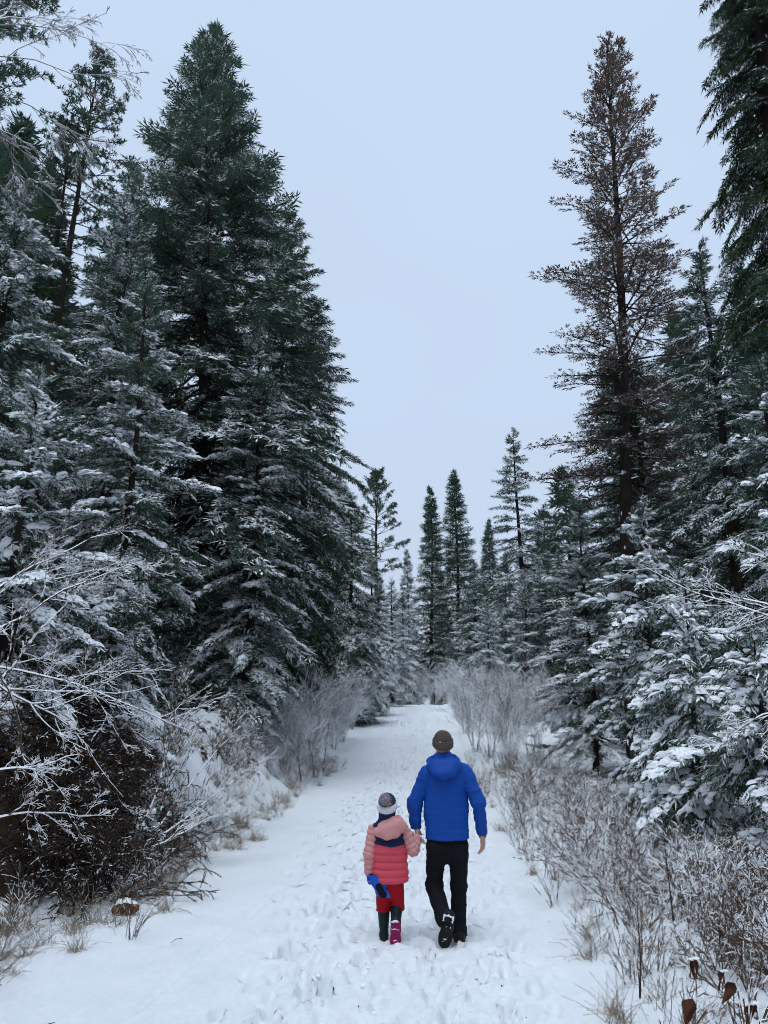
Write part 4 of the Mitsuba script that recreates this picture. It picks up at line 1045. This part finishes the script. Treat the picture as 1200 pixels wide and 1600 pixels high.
# beanie with a turned up cuff
Bn = Field(headc - [0.15, 0.17, 0.12], headc + [0.15, 0.17, 0.18], 0.005)
Bn.ball(headc + [0, -0.012, 0.022], (0.086, 0.104, 0.096), 0.02)
Bn.cut(headc + [0, 0, 0.0], (0, 0.18, -1))
v, f = Bn.mesh(2)
th = np.arctan2(v[:, 1] - headc[1], v[:, 0] - headc[0])
put(f'{man}__beanie', wrinkle(v, f, 0.004, 14, 2.0, (1, 1, 2.2)), 'brown_knit', smooth=True)
Bc = Field(headc - [0.15, 0.17, 0.12], headc + [0.15, 0.17, 0.18], 0.005)
th = np.linspace(0, 2 * np.pi, 25)
for zz, rr in ((0.0, 0.013), (0.022, 0.014), (0.044, 0.012)):
    Bc.chain([headc + np.array([0.081 * math.cos(a), 0.099 * math.sin(a) - 0.012, zz - 0.018 + 0.030 * math.sin(a)]) for a in th], [rr] * 25, 0.014)
put(f'{man}__beanie__cuff', Bc.mesh(2), 'brown_knit', smooth=True)
tg = trimesh.creation.box([0.012, 0.004, 0.008]); tg.apply_translation(M_(686.5, 1158.5) * [1, 0, 1] + [0, headc[1] - 0.122, 0])
scene['tag_metal'] = {'type': 'principled', 'base_color': {'type': 'rgb', 'value': [0.7, 0.6, 0.4]}, 'roughness': 0.35, 'metallic': 0.6}
put(f'{man}__beanie__tag', tg, 'tag_metal')
hb = [(a, s * 0.34, 1, 1.25) for a in (0.03, 0.10, 0.17) for s in (-1, 1)] + [(0.0, 0, 0, 1.6), (0.02, 0.2, 0, 1.3), (0.02, -0.2, 0, 1.3), (0.34, -0.28, 1, 0.9), (0.34, 0.05, 0, 0.7), (0.72, 0.0, 0, 1.0), (0.80, 0.15, 0, 0.6), (0.64, -0.2, 0, 0.5)]
hl = M_(701.5, 1430, -0.255)
sole_and_upper(hl, M_(692, 1485, -0.145) - hl, (-0.10, -1, 0.20), 0.300, 0.112, man, '', 'boot_black', 'boot_sole', anL - 0.06 * norm(anL - knL), 0.056, True, hb, 81)
hr = M_(717, 1467, -0.035); hr[2] = gz - 0.004
sole_and_upper(hr, (0.18, 1, 0.0), (0, 0, -1), 0.300, 0.110, man, '_001', 'boot_black', 'boot_sole', anR + [0, 0, 0.05], 0.058, False, [], 82)
labels[f'{man}__boot'] = {'label': 'lifted black boot showing its snowy lugged sole'}
labels[f'{man}__cuff'] = {'label': 'thin red inner cuff at the bare wrist'}
tag(man, 'adult in brown beanie, blue jacket and black trousers walking hand in hand with a child', 'person')

# ---- the child
CY = 7.36
K_ = lambda px, py, dy=0.0: at(px, py, CY + dy)
child = numbered('person')
hc = K_(605, 1259)
nk = K_(604, 1283)
shL, shR = K_(584, 1297), K_(632, 1293)
elL, elR = K_(577.5, 1334, -0.02), K_(645, 1327, -0.02)
wrL, wrR = K_(577.5, 1364, 0.0), K_(652, 1306, 0.03)
hipL, hipR = K_(598, 1385), K_(619, 1385)
knL, knR = K_(599, 1420, 0.03), K_(620, 1421, 0.05)
anL, anR = K_(600.5, 1452, 0.0), K_(620, 1438, -0.10)
lo = np.array([hc[0] - 0.36, CY - 0.36, -0.05]); hi = np.array([hc[0] + 0.42, CY + 0.36, 1.30])
B = Field(lo, hi, 0.0060)
head_of(B, hc, 0.90)
B.limb(nk - [0, 0, 0.03], hc + [0, -0.01, -0.05], 0.045, 0.045, 0.02)
B.limb(K_(608, 1378), K_(607, 1305), 0.105, 0.100, 0.04, FLAT); B.limb(K_(607, 1305), nk - [0, 0, 0.03], 0.10, 0.06, 0.04, FLAT)
B.chain([shL, elL, wrL], [0.034, 0.027, 0.020], 0.02); B.chain([shR, elR, wrR], [0.034, 0.027, 0.020], 0.02)
B.chain([hipL, knL, K_(600, 1445, 0.03)], [0.058, 0.042, 0.024], 0.03); B.chain([hipR, knR, K_(620, 1432, -0.02)], [0.058, 0.042, 0.024], 0.03)
hand(B, wrL + [0, 0, 0.012], (0.12, 0.05, -1), (0.9, 0.5, 0), (-0.4, 0.9, 0), 0.70, 44, 1)
hand(B, wrR, HG + [0.005, 0.0, 0.02] - wrR, (0.3, 1, 0), (1, -0.3, 0), 0.72, 34, 1)
for e, sfx in ((-1, ''), (1, '_001')):
    m = trimesh.creation.icosphere(2, 0.010); m.apply_translation(hc + 0.9 * np.array([e * 0.031, 0.083, 0.012]))
    put(f'{child}__eye{sfx}', m, 'eye_dark', smooth=True)
put(f'{child}__body', B.mesh(2), 'skin', smooth=True)
def baffles(v, f, period, amp, axis_pos):
    """Quilted rows: puffed between stitched seams."""
    s = np.abs(np.sin(axis_pos * np.pi / period)) ** 0.6
    return v + np.array(trimesh.Trimesh(v, f, process=False).vertex_normals) * (amp * (s - 0.6))[:, None], f
zc = lambda py: float(K_(607, py)[2])
J = Field(lo + [0.06, 0.05, 0.40], hi - [0.12, 0.05, 0.1], 0.0055)
J.limb(K_(609, 1366), K_(608, 1330), 0.166, 0.150, 0.04, ((0, 1, 0), 0.74)); J.limb(K_(608, 1330), K_(607, 1304), 0.146, 0.130, 0.04, ((0, 1, 0), 0.74))
J.limb(K_(607, 1304), nk - [0, 0, 0.02], 0.132, 0.075, 0.04, FLAT)
J.limb(shL + [0.02, 0, 0], shR - [0.02, 0, 0], 0.052, 0.052, 0.03)
J.cut(K_(608, 1379), (0.05, 0, -1))
v, f = J.mesh(2)
v, f = baffles(v, f, 0.060, 0.013, v[:, 2] - zc(1379))
# colour-blocked panels are separate pieces of cloth: coral body, navy chevron, pale pink yoke
xm, zv = float(K_(612, 1320)[0]), v[f].mean(1)
lowline = zc(1321) + 0.16 * np.abs(zv[:, 0] - xm)
upline = zc(1303) + 0.16 * np.abs(zv[:, 0] - xm)
coral, navy_, yoke = zv[:, 2] < lowline, (zv[:, 2] >= lowline) & (zv[:, 2] < upline), zv[:, 2] >= upline
def sub(v, f, m):
    used, inv = np.unique(f[m], return_inverse=True)
    return v[used], inv.reshape(-1, 3)
put(f'{child}__jacket', sub(v, f, coral), 'coral', smooth=True)
put(f'{child}__jacket__chevron', sub(v, f, navy_), 'navy', smooth=True)
put(f'{child}__jacket__yoke', sub(v, f, yoke), 'pale_pink', smooth=True)
for nm, pts, rs in (('', [shL + [0.004, 0, 0.0], elL, wrL], [0.058, 0.052, 0.045]), ('_001', [shR, elR, wrR + 0.01 * norm(elR - wrR)], [0.057, 0.056, 0.044])):
    S = Field(np.min(pts, 0) - 0.10, np.max(pts, 0) + 0.10, 0.0055)
    S.chain(pts, rs, 0.02)
    S.cut(pts[2] + 0.012 * norm(pts[2] - pts[1]), pts[2] - pts[1])
    v, f = S.mesh(2)
    e = pts[1]; a1, a2 = norm(pts[1] - pts[0]), norm(pts[2] - pts[1])
    l1 = np.linalg.norm(pts[1] - pts[0])
    pos = np.where((v - e) @ (a1 + a2) < 0, (v - pts[0]) @ a1, l1 + (v - e) @ a2)
    v, f = baffles(v, f, 0.046, 0.012, pos)
    put(f'{child}__sleeve{nm}', (v, f), 'pale_pink', smooth=True)
Hd = Field(K_(578, 1320, -0.25), K_(642, 1262, 0.15), 0.0055)
Hd.chain([K_(584, 1291, -0.02), K_(590, 1301, -0.09), K_(604, 1306, -0.125), K_(618, 1302, -0.12), K_(628, 1292, -0.09), K_(625, 1281, -0.03)], [0.018, 0.028, 0.034, 0.036, 0.036, 0.026], 0.02)
Hd.limb(K_(599, 1297, -0.105), K_(619, 1289, -0.105), 0.050, 0.058, 0.03)
Hd.chain([K_(583, 1293, -0.03), K_(600, 1286, -0.085), K_(614, 1279, -0.075), K_(622, 1276, -0.02)], [0.014, 0.017, 0.018, 0.016], 0.015)
put(f'{child}__hood', wrinkle(*Hd.mesh(2), 0.005, 13, 4.0), 'pale_pink', smooth=True)
Li = Field(K_(576, 1310, -0.2), K_(636, 1255, 0.15), 0.005)                 # dark neck warmer and the hood's dark lining
Li.limb(hc + [0, -0.02, -0.045], nk + [0, -0.01, -0.01], 0.076, 0.070, 0.02)
Li.limb(nk + [0.0, -0.02, 0], K_(587, 1290, -0.045), 0.060, 0.024, 0.03)
put(f'{child}__neck_warmer', wrinkle(*Li.mesh(2), 0.004, 14, 6.0), 'navy', smooth=True)
Ht = Field(hc - [0.14, 0.15, 0.10], hc + [0.14, 0.15, 0.17], 0.005)
Ht.ball(hc + [0, -0.01, 0.035], (0.080, 0.094, 0.078), 0.02); Ht.cut(hc + [0, 0, -0.005], (0, 0.1, -1))
put(f'{child}__hat', Ht.mesh(2), 'hat_pattern', smooth=True)
Hb = Field(hc - [0.14, 0.15, 0.10], hc + [0.14, 0.15, 0.15], 0.005)
for zz, rr in ((-0.022, 0.011), (-0.006, 0.013), (0.010, 0.011)):
    Hb.chain([hc + np.array([0.077 * math.cos(a), 0.088 * math.sin(a) - 0.012, zz + 0.006 + 0.030 * math.sin(a) + 0.006 * math.cos(a)]) for a in th], [rr] * 25, 0.012)
put(f'{child}__hat__band', Hb.mesh(2), 'white_knit', smooth=True)
pm = trimesh.creation.icosphere(4, 0.050); v = np.array(pm.vertices)
v += norm(v) * (0.020 * (meshkit.noise(v * 130 + 7) - 0.4))[:, None]
put(f'{child}__hat__pompom', (v + K_(601.5, 1249.5, -0.10), np.array(pm.faces)), 'pompom_wool', smooth=True)
Tr = Field(lo + [0.08, 0.05, 0], hi - [0.12, 0.05, 0.60], 0.0055)
Tr.limb(K_(609, 1375), K_(609, 1386), 0.120, 0.112, 0.03, ((0, 1, 0), 0.74))
kl, kr = K_(599, 1421, 0.02), K_(621, 1414, 0.03)
Tr.chain([hipL, kl], [0.068, 0.054], 0.012); Tr.chain([hipR, kr], [0.068, 0.058], 0.012)
Tr.limb(kl - [0, 0, 0.005], kl + [0, 0, 0.012], 0.062, 0.058, 0.01); Tr.limb(kr - [0, 0, 0.005], kr + [0, 0, 0.012], 0.064, 0.061, 0.01)
Tr.cut(K_(608, 1424), (0, 0, -1))
put(f'{child}__trousers', wrinkle(*Tr.mesh(2), 0.010, 11, 8.0, (0.8, 0.8, 1.5)), 'scarlet', smooth=True)
gzc = float(trail_z(CY))
hl = K_(600.5, 1467, -0.02); hl[2] = gzc - 0.006
sole_and_upper(hl, (-0.08, 1, 0), (0, 0, -1), 0.215, 0.082, child, '', 'rubber_green', 'white_knit', K_(599.5, 1412, 0.025), 0.052, False, [], 83)
hr = K_(618.5, 1438.5, -0.155)
sole_and_upper(hr, K_(617.5, 1482, -0.10) - hr, (-0.03, -1, 0.12), 0.232, 0.092, child, '_001', 'rubber_green', 'magenta_sole', K_(620, 1410, 0.055), 0.055, True,
               [(0.01, 0, 0, 1.6), (0.04, 0.25, 0, 1.2), (0.30, 0.2, 0, 1.2), (0.31, -0.2, 0, 1.0), (0.70, 0.0, 0, 1.6), (0.74, 0.15, 0, 0.9), (0.84, -0.2, 1, 0.6)], 84)
labels[f'{child}__boot_001'] = {'label': 'lifted dark rubber boot showing its magenta sole'}
labels[f'{child}__jacket__chevron'] = {'label': 'navy blue chevron across the back of the jacket'}
G = Field(wrL - 0.12, wrL + 0.12, 0.005)
hand(G, wrL + [0, 0, 0.02], (0.12, 0.05, -1), (0.9, 0.5, 0), (-0.4, 0.9, 0), 0.86, 44, 1, k=0.010)
G.limb(wrL + [0, 0, 0.05], wrL + [0, 0, 0.0], 0.044, 0.034, 0.015)
put(f'{child}__glove', G.mesh(2), 'glove_blue', smooth=True)
tag(child, 'child in pink and coral quilted jacket, red trousers and pompom hat, carrying a blue glove', 'person')
# the other glove, carried in the gloved hand
gl = numbered('glove')
G = Field(K_(570, 1412, -0.3), K_(612, 1356, 0.2), 0.005)
p0, p1 = K_(584, 1369, -0.075), K_(599, 1398, -0.075)
d = norm(p1 - p0); ac = norm(np.cross(d, [0, 1, 0]))
G.limb(p0 - d * 0.005, p0 + d * 0.06, 0.042, 0.040, 0.02, ((0, 1, 0), 0.6))
G.limb(p0 + d * 0.06, p0 + d * 0.15, 0.047, 0.047, 0.02, ((0, 1, 0), 0.62))
for s, ln in ((-1, 0.045), (-0.33, 0.062), (0.33, 0.062), (1, 0.05)):
    a = p0 + d * 0.15 + ac * s * 0.030
    b = a + d * ln * 0.7 + ac * s * 0.004 + np.array([0, -0.012, 0])
    G.limb(a, b, 0.0165, 0.015, 0.006); G.limb(b, b + d * ln * 0.4 + np.array([0, -0.022, 0]), 0.015, 0.0135, 0.006)
G.limb(p0 + d * 0.05 + ac * 0.03, p0 + d * 0.12 + ac * 0.055 + np.array([0, -0.02, 0]), 0.017, 0.013, 0.01)
put(gl, wrinkle(*G.mesh(2), 0.003, 20, 5.0), 'glove_blue', smooth=True)
Pp = Field(K_(570, 1412, -0.3), K_(612, 1356, 0.2), 0.004)
Pp.limb(p0 + d * 0.09 + [0, -0.030, 0], p0 + d * 0.165 + [0, -0.032, 0], 0.030, 0.031, 0.0, ((0, 1, 0), 0.22))
put(f'{gl}__palm', Pp.mesh(2), 'black_cloth', smooth=True)
tag(gl, 'blue glove with black palm carried in the left hand of the child', 'glove')
